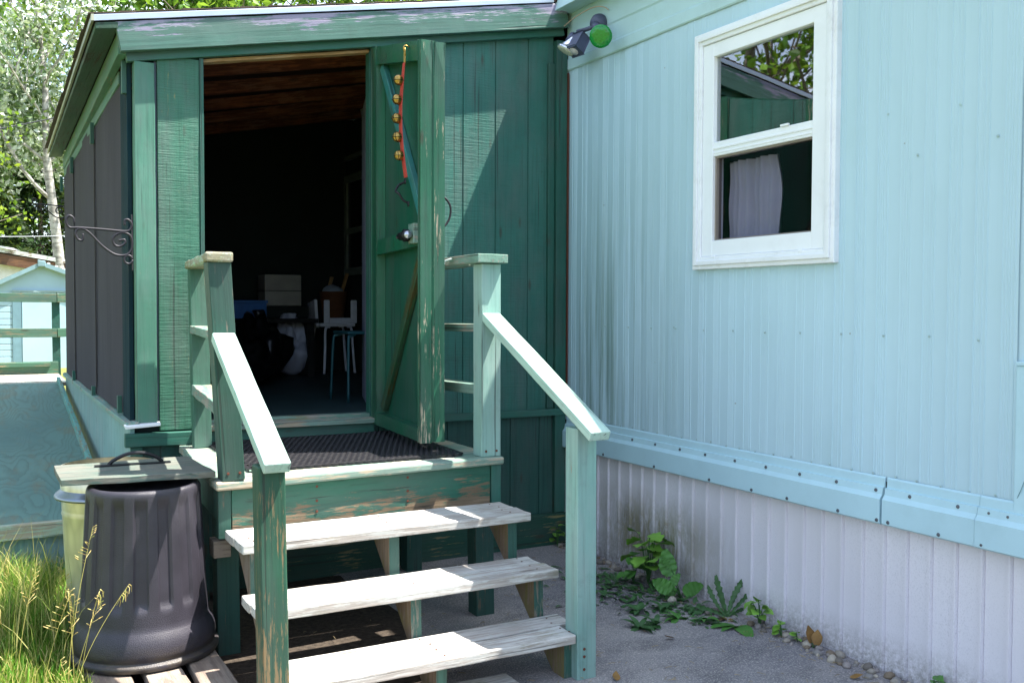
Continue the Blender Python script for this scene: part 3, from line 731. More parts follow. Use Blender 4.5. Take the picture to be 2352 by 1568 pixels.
DFz = wood('green_door_stile', '#1a5c42', '#c9b9a0', .03, 'z', .42, soft=.03, spec=.5, grain=.2)
DEz = wood('worn_door_edge_upright', '#245f47', '#c8b8a0', .15, 'z', .5, soft=.03)
slab('stile', DFz, 0, .095, ZB, ZB, ztop(0), ztop(.095), 0, .050)
slab('stile', DEz, LD-.045, LD, ZB-.004, ZB-.004, ztop(LD-.045), ztop(LD), -.004, .046)
slab('edge_strip', DEz, LD-.03, LD-.006, ZB, ZB, ztop(LD-.03), ztop(LD-.006), .049, .062)
slab('outer_frame', DEz, LD-.10, LD-.003, ZB-.002, ZB-.002, ztop(LD-.10)-.003, ztop(LD)-.003, .0655, .113)
slab('outer_frame', DEz, 0, .09, ZB, ZB, ztop(0), ztop(.09), .0615, .11)
slab('outer_panel', M['siding'], .09, LD-.10, ZB+.01, ZB+.01, ztop(.09)-.01, ztop(LD-.1)-.01, .063, .085)
slab('rail', M['doorf'], .096, LD-.046, ztop(.096)-.09, ztop(LD-.046)-.09, ztop(.096), ztop(LD-.046), .002, .050)
slab('rail', M['doorf'], .096, LD-.046, 1.742, 1.752, 1.815, 1.828, .002, .050)
slab('rail', M['doorf'], .096, LD-.046, ZB, ZB, ZB+.062, ZB+.052, -.002, .050)
def dbrace(sa, za, sb, zb_, w=.055, m=None):
    a = DP(sa,za,.036); b = DP(sb,zb_,.036)
    return beam('brace', m or M['brace'], door, a, b, w, .03, up=nn, bev=.003)
dbrace(.115, ztop(.11)-.10, LD-.075, 1.875); dbrace(.125, ZB+.09, LD-.075, 1.735, m=wood('olive_brace', '#2a5036', '#4f4c2a', .35, 'x', .5))
bm = bmesh.new()
for s, z0 in ((.16, 1),): pass
bm.free()
# bolt latch
b = bmesh.new(); P = [DP(LD-.125,1.765,-.022),DP(LD-.048,1.765,-.022),DP(LD-.048,1.765,.001),DP(LD-.125,1.765,.001)]
P = P + [p_+Vector((0,0,.085)) for p_ in P]; hexa(b, P, .004); lt = obj('latch_block', b, M['raild'], door)
b = bmesh.new(); tube(b, [DP(LD-.075,1.80,-.045), DP(LD-.20,1.80,-.040)], .020, 10); tube(b, [DP(LD-.13,1.80,-.024), DP(LD-.13,1.80,-.05)], .03, 8)
obj('latch', b, M['black'], door, smooth=True)
b = bmesh.new(); tube(b, [DP(LD-.065,1.80,-.046), DP(LD-.078,1.80,-.046)], .0185, 12); obj('latch_button', b, M['alu'], door, smooth=True)
b = bmesh.new(); tube(b, [DP(LD-.20,1.80,-.040), DP(LD-.255,1.80,-.038)], .010, 8); obj('bolt', b, M['alu'], door, smooth=True)
def dhandle(s, z0, z1, o, out, ds=0.0):
    b = bmesh.new()
    tube(b, smoothpath([DP(s,z1+.015,o),DP(s,z1,o+out*.6),DP(s+ds*.3,z1-.03,o+out),DP(s+ds*.7,(z0+z1)/2,o+out*1.05),DP(s+ds,z0+.03,o+out*.9),DP(s+ds,z0,o+out*.5),DP(s+ds,z0-.012,o)], 5), .0055, 8)
    for z, q in ((z1+.018, s), (z0-.016, s+ds)): tube(b, [DP(q,z,o), DP(q,z,o+.004*(1 if out > 0 else -1))], .014, 8)
    return obj('handle', b, M['iron'], door, smooth=True)
dhandle(.60, 1.975, 2.055, .000, -.055, .05); dhandle(LD-.06, 1.85, 1.975, .113, .05)

# ------------------------------------------------------------------ sleigh bells
sx = Hh + e1*.655
bells = thing('sleigh_bells', 'red leather strap of five brass sleigh bells on the open door', 'sleigh bells', DP(.655, 2.70, -.02))
b = bmesh.new(); tube(b, smoothpath([DP(.655,2.715,.002),DP(.655,2.718,-.02),DP(.655,2.705,-.028),DP(.655,2.69,-.022)], 4), .004, 6)
ring = [DP(.655+.008*math.cos(a), 2.665+.042*math.sin(a), -.022) for a in [i*2*math.pi/16 for i in range(17)]]
tube(b, ring, .0035, 6); obj('hook', b, M['brass'], bells, smooth=True)
b = bmesh.new(); n = 24; rows = []
for i in range(n+1):
    t = i/n; z = 2.635 - .555*t; s = .655 - .022*math.sin(t*2.6) + .09*max(0, t-.35)**1.5; o = -.026 - .012*math.sin(t*3) 
    w = .011 + .007*math.sin(min(1, t*3)*math.pi/2)
    rows.append([b.verts.new(DP(s-w,z,o-.003)), b.verts.new(DP(s+w,z,o-.003)), b.verts.new(DP(s+w,z,o+.003)), b.verts.new(DP(s-w,z,o+.003))])
for i in range(n):
    for k in range(4): b.faces.new((rows[i][k], rows[i][(k+1)%4], rows[i+1][(k+1)%4], rows[i+1][k]))
b.faces.new(rows[0]); b.faces.new(rows[-1][::-1]); obj('strap', b, M['strap'], bells)
bell0 = None
for i in range(5):
    z = 2.552 - .091*i; t = (2.635-z)/.555; s = .655 - .022*math.sin(t*2.6) + .09*max(0, t-.35)**1.5
    mw = Matrix.Translation(DP(s-.002, z, -.044 - .012*math.sin(t*3)))
    if bell0 is None:
        b = bmesh.new(); bmesh.ops.create_uvsphere(b, u_segments=16, v_segments=12, radius=.025)
        bell0 = obj('bell', b, M['brass'], bells, mw=mw, smooth=True)
        b = bmesh.new(); tube(b, [((.0253)*math.cos(a), (.0253)*math.sin(a)*.15, (.0253)*math.sin(a)) for a in [k*2*math.pi/20 for k in range(21)]], .0016, 5)
        tube(b, [(.0252*math.cos(a), .0252*math.sin(a), -.002) for a in [k*2*math.pi/20 for k in range(21)]], .0018, 5)
        slot0 = obj('slot', b, M['brassdark'], bell0, mw=mw)
    else:
        c = bell0.copy(); link(c, bells); c.matrix_basis = LOC[bells.name].inverted() @ mw @ Matrix.Rotation(.25*i, 4, 'Z')
        d = slot0.copy(); link(d, c); d.matrix_basis = Matrix.Identity(4)
# white hook-and-eye wire between door and rail
b = bmesh.new()
tube(b, smoothpath([(1.93,4.30,1.675),(1.945,4.24,1.68),(1.965,4.20,1.69),(1.985,4.16,1.683),(1.995,4.11,1.686),(1.998,4.08,1.69),(2.0,4.07,1.678),(1.999,4.075,1.655)], 5), .0042, 6)
tube(b, [(1.945+.0*i, 4.26+.02*math.cos(i*.7), 1.672+.012*math.sin(i*.7)) for i in range(10)], .0035, 6)
o = obj('door_hook', b, M['white'], smooth=True, base=(1.95,4.25,1.67)); tag(o, 'white wire hook holding the open door to the right railing', 'hook')

# ------------------------------------------------------------------ wooden steps
steps = thing('wooden_steps', 'weathered wooden deck and steps with pale green handrails below the porch door', 'steps', (1.44, 3.9, 0))
dy = (4.98-3.98)/7
for i in range(7):
    y0 = 3.985 + i*dy + .003
    xl = .790 + .045*(i/7); beam('deck_board', M['deck'], steps, (xl, y0+dy/2-.003, .7445), (2.100, y0+dy/2-.003, .7445), dy-.006, .036, wob=.0015)
P = [(.778,3.842,.727),(2.106,3.918,.727),(2.106,3.982,.727),(.778,3.982,.727),(.778,3.842,.764),(2.106,3.918,.764),(2.106,3.982,.764),(.778,3.982,.764)]
obj('deck_nosing', hexa(bmesh.new(), P, .009, (16,2,1), .002), M['deck'], steps)
P = [(.845,3.872,.535),(2.045,3.945,.535),(2.045,3.975,.535),(.845,3.905,.535),(.845,3.872,.725),(2.045,3.945,.725),(2.045,3.975,.725),(.845,3.905,.725)]
obj('riser_board', hexa(bmesh.new(), P, .003, (14,1,3), .003), M['riser'], steps)
LEG0 = wood('end_block_green', '#2c5247', '#7d705e', .12, 'x', .6)
beam('end_block', LEG0, steps, (.817, 3.897, .53), (.817, 3.897, .725), .05, .05, up=(0,1,0))
beam('end_block', M['trim'], steps, (2.073, 3.962, .45), (2.073, 3.962, .725), .05, .05, up=(0,1,0))
beam('side_joist', M['dkgreen'], steps, (.815, 3.93, .66), (.845, 4.95, .66), .036, .125)
beam('side_joist', M['dkgreen'], steps, (2.08, 3.99, .66), (2.08, 4.95, .66), .036, .125)
LEG = wood('leg_green', '#234a42', '#6a6050', .12, 'x', .6)
beam('leg', LEG, steps, (.87, 4.09, -.03), (.855, 4.05, .725), .092, .09, up=(0,1,0))
beam('leg', LEG, steps, (2.04, 4.02, -.03), (2.03, 4.03, .725), .095, .09, up=(0,1,0))
beam('leg', LEG, steps, (2.04, 4.88, -.03), (2.04, 4.88, .725), .09, .09, up=(0,1,0))
beam('leg', LEG, steps, (.90, 4.88, -.03), (.90, 4.88, .725), .09, .09, up=(0,1,0))
beam('block', M['plank'], steps, (.79, 4.00, .47), (.86, 4.00, .47), .09, .07)
# treads
def tread(z, ya, yb, xl, xr, jit=(0,0)):
    m = (ya+yb)/2
    for (a, b_, j) in ((ya, m-.003, jit[0]), (m+.003, yb, jit[1])):
        beam('tread', M['tread'], steps, (xl+j*.4, (a+b_)/2, z-.019), (xr+j, (a+b_)/2, z-.019), b_-a, .037, wob=.002, cup=.0025, bev=.005)
tread(.570, 3.572, 3.850, .815, 2.050, (.004,-.004)); tread(.380, 3.338, 3.585, .820, 2.052, (0,-.012)); tread(.190, 3.100, 3.362, .858, 1.986, (0,.07))
M['tread4'] = M['tread']
beam('tread', M['tread'], steps, (.86, 3.165, .022), (1.745, 3.165, .022), .14, .040, wob=.002, bev=.005)
beam('tread', M['tread'], steps, (.86, 3.015, .022), (1.75, 3.015, .022), .14, .040, wob=.002, bev=.005)
def stringer(x, w=.043, slant=0.0):
    pts = [(3.86,.53),(3.60,.53),(3.60,.345),(3.375,.345),(3.375,.153),(3.14,.153),(3.14,.0),(3.20,.0),(3.86,.58-.0)]
    pts = [(3.835,.531),(3.605,.531),(3.60,.343),(3.380,.342),(3.372,.152),(3.14,.152),(3.14,-.01),(3.20,-.01)]
    b = bmesh.new(); L_ = [b.verts.new((x, y, z)) for y, z in pts]; R_ = [b.verts.new((x+w, y, z)) for y, z in pts]; n = len(pts)
    b.faces.new(L_[::-1]); b.faces.new(R_)
    for i in range(n): b.faces.new((L_[i], L_[(i+1)%n], R_[(i+1)%n], R_[i]))
    for f in b.faces: f.material_index = 1 if (abs(f.normal.y) > .98) else 0
    b.normal_update()
    for f in b.faces: f.material_index = 1 if (abs(f.normal.y) > .98) else 0
    bmesh.ops.triangulate(b, faces=[f for f in b.faces if len(f.verts) > 4])
    return obj('stringer', b, [M['stringer'], wood('stringer_front', '#31574c', '#857d70', .25, 'z', .6)] , steps)
for x in (.853, 1.410, 1.955): stringer(x)
# posts
POSTD = wood('worn_deck_post', '#2b4d42', '#7d756a', .12, 'x', .55, soft=.05)
beam('newel_post', POSTD, steps, (.849, 3.892, .764), (.798, 3.892, 1.632), .089, .089, up=(0,1,0))
beam('deck_post', wood('light_deck_post', '#456f5d', '#9a8f80', .06, 'x', .6), steps, (.920, 4.868, .764), (.905, 4.872, 1.640), .085, .06, up=(0,1,0))
beam('newel_post', M['mint'], steps, (2.048, 3.985, .764), (2.046, 3.985, 1.658), .099, .089, up=(0,1,0))
beam('deck_post', M['mint'], steps, (2.05, 4.95, .764), (2.05, 4.95, 1.655), .085, .06, up=(0,1,0))
beam('foot_post', M['newel'], steps, (.822, 3.147, -.02), (.806, 3.147, .935), .089, .089, up=(0,1,0), bev=.006)
beam('foot_post', wood('faded_mint_post', '#7da49b', '#a4937e', .05, 'x', .55), steps, (2.033, 3.142, -.02), (2.028, 3.142, .990), .087, .089, up=(0,1,0))
# caps and rails
P = [(.742,3.832,1.629),(.846,3.826,1.629),(.940,4.90,1.640),(.848,4.90,1.640),(.742,3.832,1.666),(.846,3.826,1.668),(.940,4.90,1.678),(.848,4.90,1.676)]
b = bmesh.new(); hexa(b, P, .008, (3,18,2), .004, 5); obj('rail_cap', b, wood('weathered_cap_lengthwise', '#9bb59a', '#a89f90', .62, 'y', .7, moss=1.0, bare2='#8c8577'), steps)
beam('rail_cap', M['raild'], steps, (2.036, 3.905, 1.682), (2.055, 5.005, 1.672), .155, .040, wob=.002)
beam('rail', M['raild'], steps, (.812, 3.94, 1.345), (.905, 4.84, 1.345), .088, .034, wob=.004)
beam('rail', M['raild'], steps, (.838, 3.94, 1.045), (.912, 4.84, 1.050), .088, .050, wob=.006)
beam('rail', M['raild'], steps, (2.045, 4.035, 1.361), (2.055, 4.92, 1.352), .088, .036, wob=.002)
beam('rail', M['raild'], steps, (2.045, 4.035, 1.073), (2.055, 4.92, 1.055), .088, .046, wob=.003)
# handrails
def hrail(xa, ya, za, xb, yb, zb):
    d = Vector((xb-xa, yb-ya, zb-za)); up = Vector((0,0,1))
    n = (up - d.normalized()*up.dot(d.normalized())).normalized()
    beam('handrail', M['rail'], steps, Vector((xa,ya,za))-n*.019, Vector((xb,yb,zb))-n*.019, .089, .039, wob=.0015, bev=.005)
hrail(.811, 3.846, 1.353, .816, 3.062, .948); hrail(2.044, 3.938, 1.431, 2.004, 2.965, .993)
# nails / screws
SCB = bmesh.new(); lathe(SCB, [(.006,0),(.006,.0015),(.003,.002)], (0,0,0), 8, Matrix.Rotation(math.pi/2, 3, 'X'))
n0 = obj('screw', SCB, M['rust'], steps, mw=Matrix.Translation((.826,3.8465,.795)))
for p_ in ((.872,3.8465,.795),(1.20,3.893,.705),(1.20,3.893,.645),(1.20,3.893,.60),(1.62,3.918,.705),(1.62,3.918,.645),(1.62,3.918,.60),(2.02,3.939,.79),(2.075,3.939,.79),(2.02,3.0965,.10),(2.02,3.0965,.05),(2.02,3.0965,.13)):
    c = n0.copy(); link(c, steps); c.matrix_basis = LOC[steps.name].inverted() @ Matrix.Translation(p_)

# ------------------------------------------------------------------ door mat with pierced pattern
def mat_mat():
    return flat('black_rubber', '#1d1c20', .48, 0, .25, 30, bump=.2, bs=200, spec=.5)
bm = bmesh.new(); nxm, nym = 34, 26
def MP(u, v, h):
    a = Vector((.962,4.020,0)).lerp(Vector((1.935,4.030,0)), u); b_ = Vector((.968,4.945,0)).lerp(Vector((1.976,4.950,0)), u)
    p = a.lerp(b_, v); p.z = .7665 + h + .003*max(0, mnoise.noise(Vector((u*5, v*5, 1)))); return p
for j in range(nym):
    off = .5 if j % 2 else 0
    for i in range(nxm):
        u0 = (i+off)/(nxm+.5); u1 = (i+1+off)/(nxm+.5); v0 = j/nym; v1 = (j+1)/nym; uc = (u0+u1)/2; vc = (v0+v1)/2; du = (u1-u0); dv = (v1-v0)
        outer = []; inner = []; innb = []
        for k in range(12):
            a = 2*math.pi*k/12; c_, s_ = math.cos(a), math.sin(a); m_ = max(abs(c_), abs(s_))
            outer.append(bm.verts.new(MP(uc+du*.5*c_/m_, vc+dv*.5*s_/m_, .009)))
            inner.append(bm.verts.new(MP(uc+du*.34*c_, vc+dv*.33*s_, .0115))); innb.append(bm.verts.new(MP(uc+du*.30*c_, vc+dv*.28*s_, .001)))
        for k in range(12):
            q = (k+1) % 12
            bm.faces.new((outer[k], outer[q], inner[q], inner[k])); bm.faces.new((inner[k], inner[q], innb[q], innb[k]))
# scalloped rim
def edge(pa, pb, n, outw):
    prev = None
    for i in range(n*6+1):
        t = i/(n*6); w = .012 + .006*abs(math.sin(t*n*math.pi)); p_ = pa.lerp(pb, t)
        q = [bm.verts.new(p_ + Vector((0,0,.010)) - outw*.004), bm.verts.new(p_ + outw*w + Vector((0,0,.009))), bm.verts.new(p_ + outw*w + Vector((0,0,.0)))]
        if prev: 
            bm.faces.new((prev[0], prev[1], q[1], q[0])); bm.faces.new((prev[1], prev[2], q[2], q[1]))
        prev = q
edge(MP(0,0,0), MP(1,0,0), 26, Vector((0,-1,0))); edge(MP(1,0,0), MP(1,1,0), 20, Vector((1,0,0))); edge(MP(0,1,0), MP(0,0,0), 20, Vector((-1,0,0)))
bmesh.ops.remove_doubles(bm, verts=bm.verts[:], dist=.0006)
o = obj('door_mat', bm, mat_mat(), base=(1.45,4.5,.766)); tag(o, 'black pierced rubber mat lying on the deck before the door', 'door mat')

# ------------------------------------------------------------------ security light
sec = thing('security_light', 'dark motion-sensor floodlight with one green and one clear bulb under the eave', 'floodlight', (3.1, 4.52, 3.09))
MB_ = flat('slate_plastic', '#4a4f66', .5, 0, .1, 20, bump=.15, bs=150)
def orient(d): return Vector(d).normalized().to_track_quat('Z', 'Y').to_matrix()
b = bmesh.new(); lathe(b, [(.052,0),(.055,.008),(.055,.022),(.05,.04),(.036,.055),(.015,.062),(.001,.064)], (3.105,4.625,3.085), 24, orient((-1,-.1,-.15)))
tube(b, [(3.06,4.62,3.07),(3.03,4.565,3.04),(2.995,4.50,3.005)], .024, 12); tube(b, [(3.06,4.58,3.06),(3.02,4.64,3.045),(2.99,4.70,3.04)], .012, 10)
obj('base', b, MB_, sec, smooth=True)
def bulb(c, d, L, r, name, mat_face, mat_body):
    Mo = orient(d); b = bmesh.new()
    lathe(b, [(.016,-L),(.018,-L*.8),(r*.55,-L*.5),(r*.93,-L*.12),(r,-.008),(r,.0),(r*.94,.003)], c, 28, Mo, close=True)
    o = obj(name, b, mat_body, sec, smooth=True)
    b = bmesh.new(); lathe(b, [(r*.97,.001),(r*.93,.005),(r*.75,.009),(r*.4,.012),(.001,.013)], c, 28, Mo)
    f = obj('lens', b, mat_face, o, smooth=True); return o
def lens_mat(name, c, em=0): 
    t = NT(name); v = t.n('TexVoronoi'); v.inputs['Scale'].default_value = 60; t.l(t.coord((1,1,1)), v.inputs['Vector'])
    return t.done(t.mix(t.ramp(v.outputs['Distance'], .1, .5), mul(H(c), .75), H(c)), .18, t.bump(v.outputs['Distance'], .3, .004), .6)
bulb((2.955,4.405,2.938), (-.62,-.72,-.30), .095, .062, 'green_bulb', lens_mat('green_lens', '#0a8030'), flat('green_bulb_glass', '#0c8a34', .25))
bulb((2.925,4.720,2.930), (-.45,.25,-.85), .085, .055, 'clear_bulb', lens_mat('clear_lens', '#c9c4b0'), flat('silver_bulb', '#c8ccd4', .18, .9))
b = bmesh.new(); P = [Vector((2.965,4.655,2.955)) + orient((-.5,-.05,-.8)) @ Vector(q) for q in ((-.036,-.032,-.06),(.036,-.032,-.06),(.036,.032,-.06),(-.036,.032,-.06),(-.045,-.036,.05),(.045,-.036,.05),(.045,.036,.05),(-.045,.036,.05))]
hexa(b, P, .008); ss = obj('sensor', b, MB_, sec)
b = bmesh.new(); lathe(b, [(.030,.045),(.026,.056),(.001,.062)], (2.965,4.655,2.955), 16, orient((-.5,-.05,-.8))); obj('sensor_lens', b, flat('milky_lens', '#b9b3b6', .4), ss, smooth=True)
b = bmesh.new(); tube(b, [(2.995,4.745,3.03),(2.955,4.73,2.985)], .026, 12); obj('socket', b, MB_, sec, smooth=True)
b = bmesh.new(); tube(b, smoothpath([(3.10,4.545,3.14),(3.09,4.58,3.165),(3.07,4.66,3.18),(3.05,4.80,3.165),(3.05,4.95,3.14)], 5), .003, 6); obj('cord', b, flat('tan_cord', '#b8a08c', .6), sec, smooth=True)

# ------------------------------------------------------------------ scroll brackets
def bracket(name, y, px, pz, k, label):
    f = lambda zx, zy: (px + (zx-782)*.000754*k, y, pz - ((382.8+zy*.3906)-508)*.0021*k)
    o = thing(name, label, 'plant hanger', (px, y, pz), 'scroll plant hangers on the porch side')
    b = bmesh.new(); r = .0058*k
    b2 = bmesh.new(); hexa(b2, [Vector(f(*q))+Vector((0,d,0)) for d in (0,) for q in ((779,610),(786,610))] + [Vector(f(786,610))+Vector((0,.012,0)), Vector(f(779,610))+Vector((0,.012,0))] + [Vector(f(776,280)), Vector(f(783,280)), Vector(f(783,280))+Vector((0,.012,0)), Vector(f(776,280))+Vector((0,.012,0))])
    obj('back_plate', b2, M['iron'], o)
    tube(b, smoothpath([f(*q) for q in ((437,340),(435,316),(410,303),(393,330),(410,369),(470,370),(600,374),(740,380),(772,362),(778,335),(757,312),(736,316),(735,345))], 5), r, 8)
    obj('arm', b, M['iron'], o, smooth=True); b = bmesh.new()
    tube(b, smoothpath([f(*q) for q in ((488,405),(485,440),(460,437),(445,405),(458,380),(487,375),(530,400),(600,470),(675,518),(740,520),(772,492),(780,445),(765,402),(720,388),(678,405),(662,435),(675,463),(705,470),(735,450),(732,430),(697,437))], 5), r, 8)
    tube(b, [f(755+25*math.cos(a), 547+25*math.sin(a)) for a in [i*2*math.pi/16 for i in range(17)]], r, 8)
    obj('scroll', b, M['iron'], o, smooth=True)
bracket('plant_hanger', 4.985, .622, 1.868, 1.0, 'iron scroll plant hanger in front of the grey shade screen')
bracket('plant_hanger', 8.95, .590, 2.345, .86, 'far iron scroll plant hanger seen against the silver tree')

# ------------------------------------------------------------------ bins
def bin_mat():
    t = NT('black_pebbled_plastic')
    v = t.n('TexVoronoi'); v.inputs['Scale'].default_value = 330; t.l(t.coord((1,1,1)), v.inputs['Vector'])
    lo = t.noise((5,5,5), 1.0, 5, .6)
    c = t.mix(t.ramp(lo, .3, .7), H('#232128'), H('#37343d'))
    tc = t.n('TexCoord'); s = t.n('SeparateXYZ'); t.l(tc.outputs['Object'], s.inputs[0])
    dm = t.n('MapRange'); dm.inputs[1].default_value = .10; dm.inputs[2].default_value = .0; t.l(s.outputs[2], dm.inputs[0])
    c = t.mix(t.math('MULTIPLY', dm.outputs[0], t.ramp(t.noise((12,12,30), 1.0, 6, .7), .4, .65)), c, H('#4f4638'))
    return t.done(c, .46, t.bump(v.outputs['Distance'], .45, .002), .55)
NR = 16
def pleat(a, z, r):
    if z < .20 or z > .635: return 1.0
    k = (a*NR/(2*math.pi)) % 1.0
    edge_ = max(0, min(1, (min(k, 1-k)*2-.42)/.07))
    # scalloped lower end
    zl = .225 + .02*(1-abs(2*k-1))**.0 - .028*math.sqrt(max(0, 1-(2*k-1)**2))
    f = max(0, min(1, (z-zl)/.012)) * max(0, min(1, (.635-z)/.04))
    return 1 - .05*edge_*f
prof = [(.268,0),(.276,.003),(.277,.020),(.274,.024),(.262,.027),(.260,.036),(.264,.040),(.266,.060),(.263,.090),(.254,.118),(.244,.134),(.2385,.146)]
prof += [(.2385-.0265*(z-.15)/.49, z) for z in [.15+.49*i/34 for i in range(1, 35)]]
prof += [(.210,.652),(.205,.660),(.196,.664),(.184,.660),(.176,.648),(.10,.640),(.001,.640)]
b = bmesh.new(); lathe(b, prof, (.532,3.99,.098), 384, None, pleat)
o = obj('plastic_bin', b, bin_mat(), smooth=True, base=(.532,3.99,.098)); tag(o, 'black ribbed plastic bin standing upside down beside the steps', 'bin')
def galv_mat():
    t = NT('galvanised_steel'); v = t.n('TexVoronoi'); v.inputs['Scale'].default_value = 28; t.l(t.coord((1,1,.4)), v.inputs['Vector'])
    c = t.mix(v.outputs['Distance'], H('#e0dcc8'), H('#b9b6a4'))
    return t.done(c, .40, t.bump(t.noise((18,18,6), 1.0, 4, .6), .15, .01), .5, .75)
can = thing('trash_can', 'shiny galvanised steel can behind the black plastic bin', 'trash can', (.455,4.47,.06))
prof = [(.165,0),(.167,.02),(.175,.20),(.184,.38),(.189,.505),(.1925,.515),(.1895,.527),(.191,.535),(.1925,.585),(.193,.60)]
b = bmesh.new(); lathe(b, prof, (.455,4.47,.06), 64, None, None); obj('body', b, galv_mat(), can, smooth=True)
b = bmesh.new(); lathe(b, [(.193,.600),(.214,.588),(.220,.582),(.221,.590),(.215,.600),(.199,.612),(.195,.620)], (.455,4.47,.06), 64, close=False); obj('rim', b, flat('can_rim', '#8a93a0', .35, .8), can, smooth=True)
b = bmesh.new(); lathe(b, [(.195,.612),(.198,.712),(.19,.714)], (.455,4.47,.06), 64, close=False); obj('collar', b, galv_mat(), can, smooth=True)
lid = thing('cover_board', 'weathered plywood board with a black handle lying across the can and bin', 'board', (.50,4.12,.777))
P = [(.234,3.957,.776),(.786,3.886,.777),(.758,4.345,.778),(.228,4.335,.777),(.234,3.957,.800),(.786,3.886,.801),(.758,4.345,.802),(.228,4.335,.801)]
b = bmesh.new(); hexa(b, P, .002, (14,6,1), .003, 3); obj('board', b, M['lid'], lid)
for z, q in ((.782, .003), (.790, .0022)):
    pass
b = bmesh.new(); q = [(.375,4.22),(.66,4.205)]
hexa(b, [(.372,4.20,.8035),(.665,4.185,.8035),(.665,4.215,.8035),(.372,4.23,.8035),(.372,4.20,.808),(.665,4.185,.808),(.665,4.215,.808),(.372,4.23,.808)], .001)
tube(b, smoothpath([(.425,4.212,.806),(.445,4.211,.825),(.50,4.208,.848),(.56,4.205,.848),(.61,4.202,.828),(.632,4.20,.806)], 6), .0075, 8)
obj('handle', b, M['black'], lid, smooth=False)
# planks on the ground
def plank(p0, p1, w, label, rot=0):
    o = beam('plank', M['plank'], None, p0, p1, w, .040, wob=.004, bev=.006); tag(o, label, 'plank', 'weathered planks on the ground')
plank((.715,3.93,.078),(.730,2.7,.06),.125,'cracked weathered plank nearest the steps, its sawn end beside the bin')
plank((.548,4.15,.077),(.590,2.7,.06),.135,'weathered grey plank between two others, running out from under the black bin')
plank((.36,4.15,.077),(.42,2.7,.06),.14,'pale weathered plank at the grass edge under the black bin')

# ------------------------------------------------------------------ ramp
ramp = thing('access_ramp', 'blue-green plywood ramp and landing with green railings beside the porch', 'ramp', (-.1, 7.0, .3))
rz = lambda y: .495 + .110*(y-6.356)
def ramp_mat(up=False):
    t = NT('worn_aqua_plywood_panel' if up else 'worn_aqua_plywood')
    w = t.n('TexWave', wave_type='RINGS', bands_direction='SPHERICAL' if False else 'X'); 
    lo = t.noise((1.8,.8,1), 1.0, 6, .6, rand=False); 
    mp = t.coord((2.6,.75,.8) if up else (2.6,.75,1), False); x = t.n('TexNoise'); x.inputs['Scale'].default_value = 1.0; x.inputs['Detail'].default_value = 2; t.l(mp, x.inputs['Vector'])
    rings = t.math('FRACT', t.math('MULTIPLY', t.math('ADD', x.outputs[0], t.math('MULTIPLY', t.noise((18,7,9), 1.0, 5, .7, rand=False, seed=6), .05)), 26.0)); rg = t.ramp(rings, .0, .5)
    c = t.mix(t.ramp(lo, .3, .7), H('#4a6e69'), H('#66887c'))
    c = t.mix(t.math('MULTIPLY', t.math('SUBTRACT', 1.0, rg), t.math('MULTIPLY', t.ramp(lo, .28, .6), .5)), c, H('#3e5048'))
    pe = t.noise((7,2.5,3), 1.0, 7, .7, rand=False, seed=4)
    c = t.mix(t.math('MULTIPLY', t.ramp(pe, .52, .66), .6), c, H('#6f6c56'))
    return t.done(c, .6, t.bump(rings, .12, .003), .35)
MR = ramp_mat()
for i, (ya, yb) in enumerate(((5.30, 6.655), (6.661, 9.14))):
    P = [(-1.3,ya,rz(ya)-.03),(.535,ya,rz(ya)-.03),(.515,yb,rz(yb)-.03),(-1.3,yb,rz(yb)-.03),(-1.3,ya,rz(ya)),(.535,ya,rz(ya)),(.515,yb,rz(yb)),(-1.3,yb,rz(yb))]
    obj('ramp_deck', hexa(bmesh.new(), P, .002, (8,12,1), .001), MR, ramp)
beam('lip', wood('lip_board', '#9fb59a', '#b0a890', .4, 'x', .7), ramp, (-1.3,5.278,.345),(.56,5.278,.345), .04, .075)
P = [(-1.3,5.32,-.05),(.55,5.32,-.05),(.55,5.34,-.05),(-1.3,5.34,-.05)]; P = P + [(a,b_,.340) for a,b_,c in P]
obj('end_panel', hexa(bmesh.new(), P, .002), M['panel'], ramp)
P = [(-1.3,9.14,rz(9.14)-.03),(.60,9.14,rz(9.14)-.03),(.60,10.45,rz(9.14)-.03),(-1.3,10.45,rz(9.14)-.03)]; P = P+[(a,b_,c+.03) for a,b_,c in P]
obj('landing', hexa(bmesh.new(), P, .002), wood('pale_landing', '#a9b4a4', '#b5ad9a', .5, 'y', .7), ramp)
P = [(.515,5.3,rz(5.3)+.002),(.545,5.3,rz(5.3)+.002),(.540,9.1,rz(9.1)+.002),(.512,9.1,rz(9.1)+.002)]; P = P + [(a,b_,c+.055) for a,b_,c in P]
obj('curb', hexa(bmesh.new(), P, .004, (1,20,1), .003), wood('ramp_curb', '#5b9a90', '#8a8470', .3, 'y', .6), ramp)
# landing rails
beam('curb', M['rampwood'], ramp, (-1.3,10.40,.86),(.60,10.40,.86), .05, .12); beam('curb', M['rampwood'], ramp, (-1.3,10.36,.895),(.53,10.36,.895), .05, .04)
beam('railing_post', M['dkgreen'], ramp, (.590,10.44,.78),(.585,10.44,1.56), .07, .07, up=(0,1,0))
for z in (1.545, 1.205):
    beam('railing', M['rampwood'], ramp, (-1.3,10.38,z+.005),(.590,10.38,z-.005), .04, .085); beam('railing', M['rampwood'], ramp, (.592,10.385,z-.006),(1.4,10.60,z+.03), .04, .085)

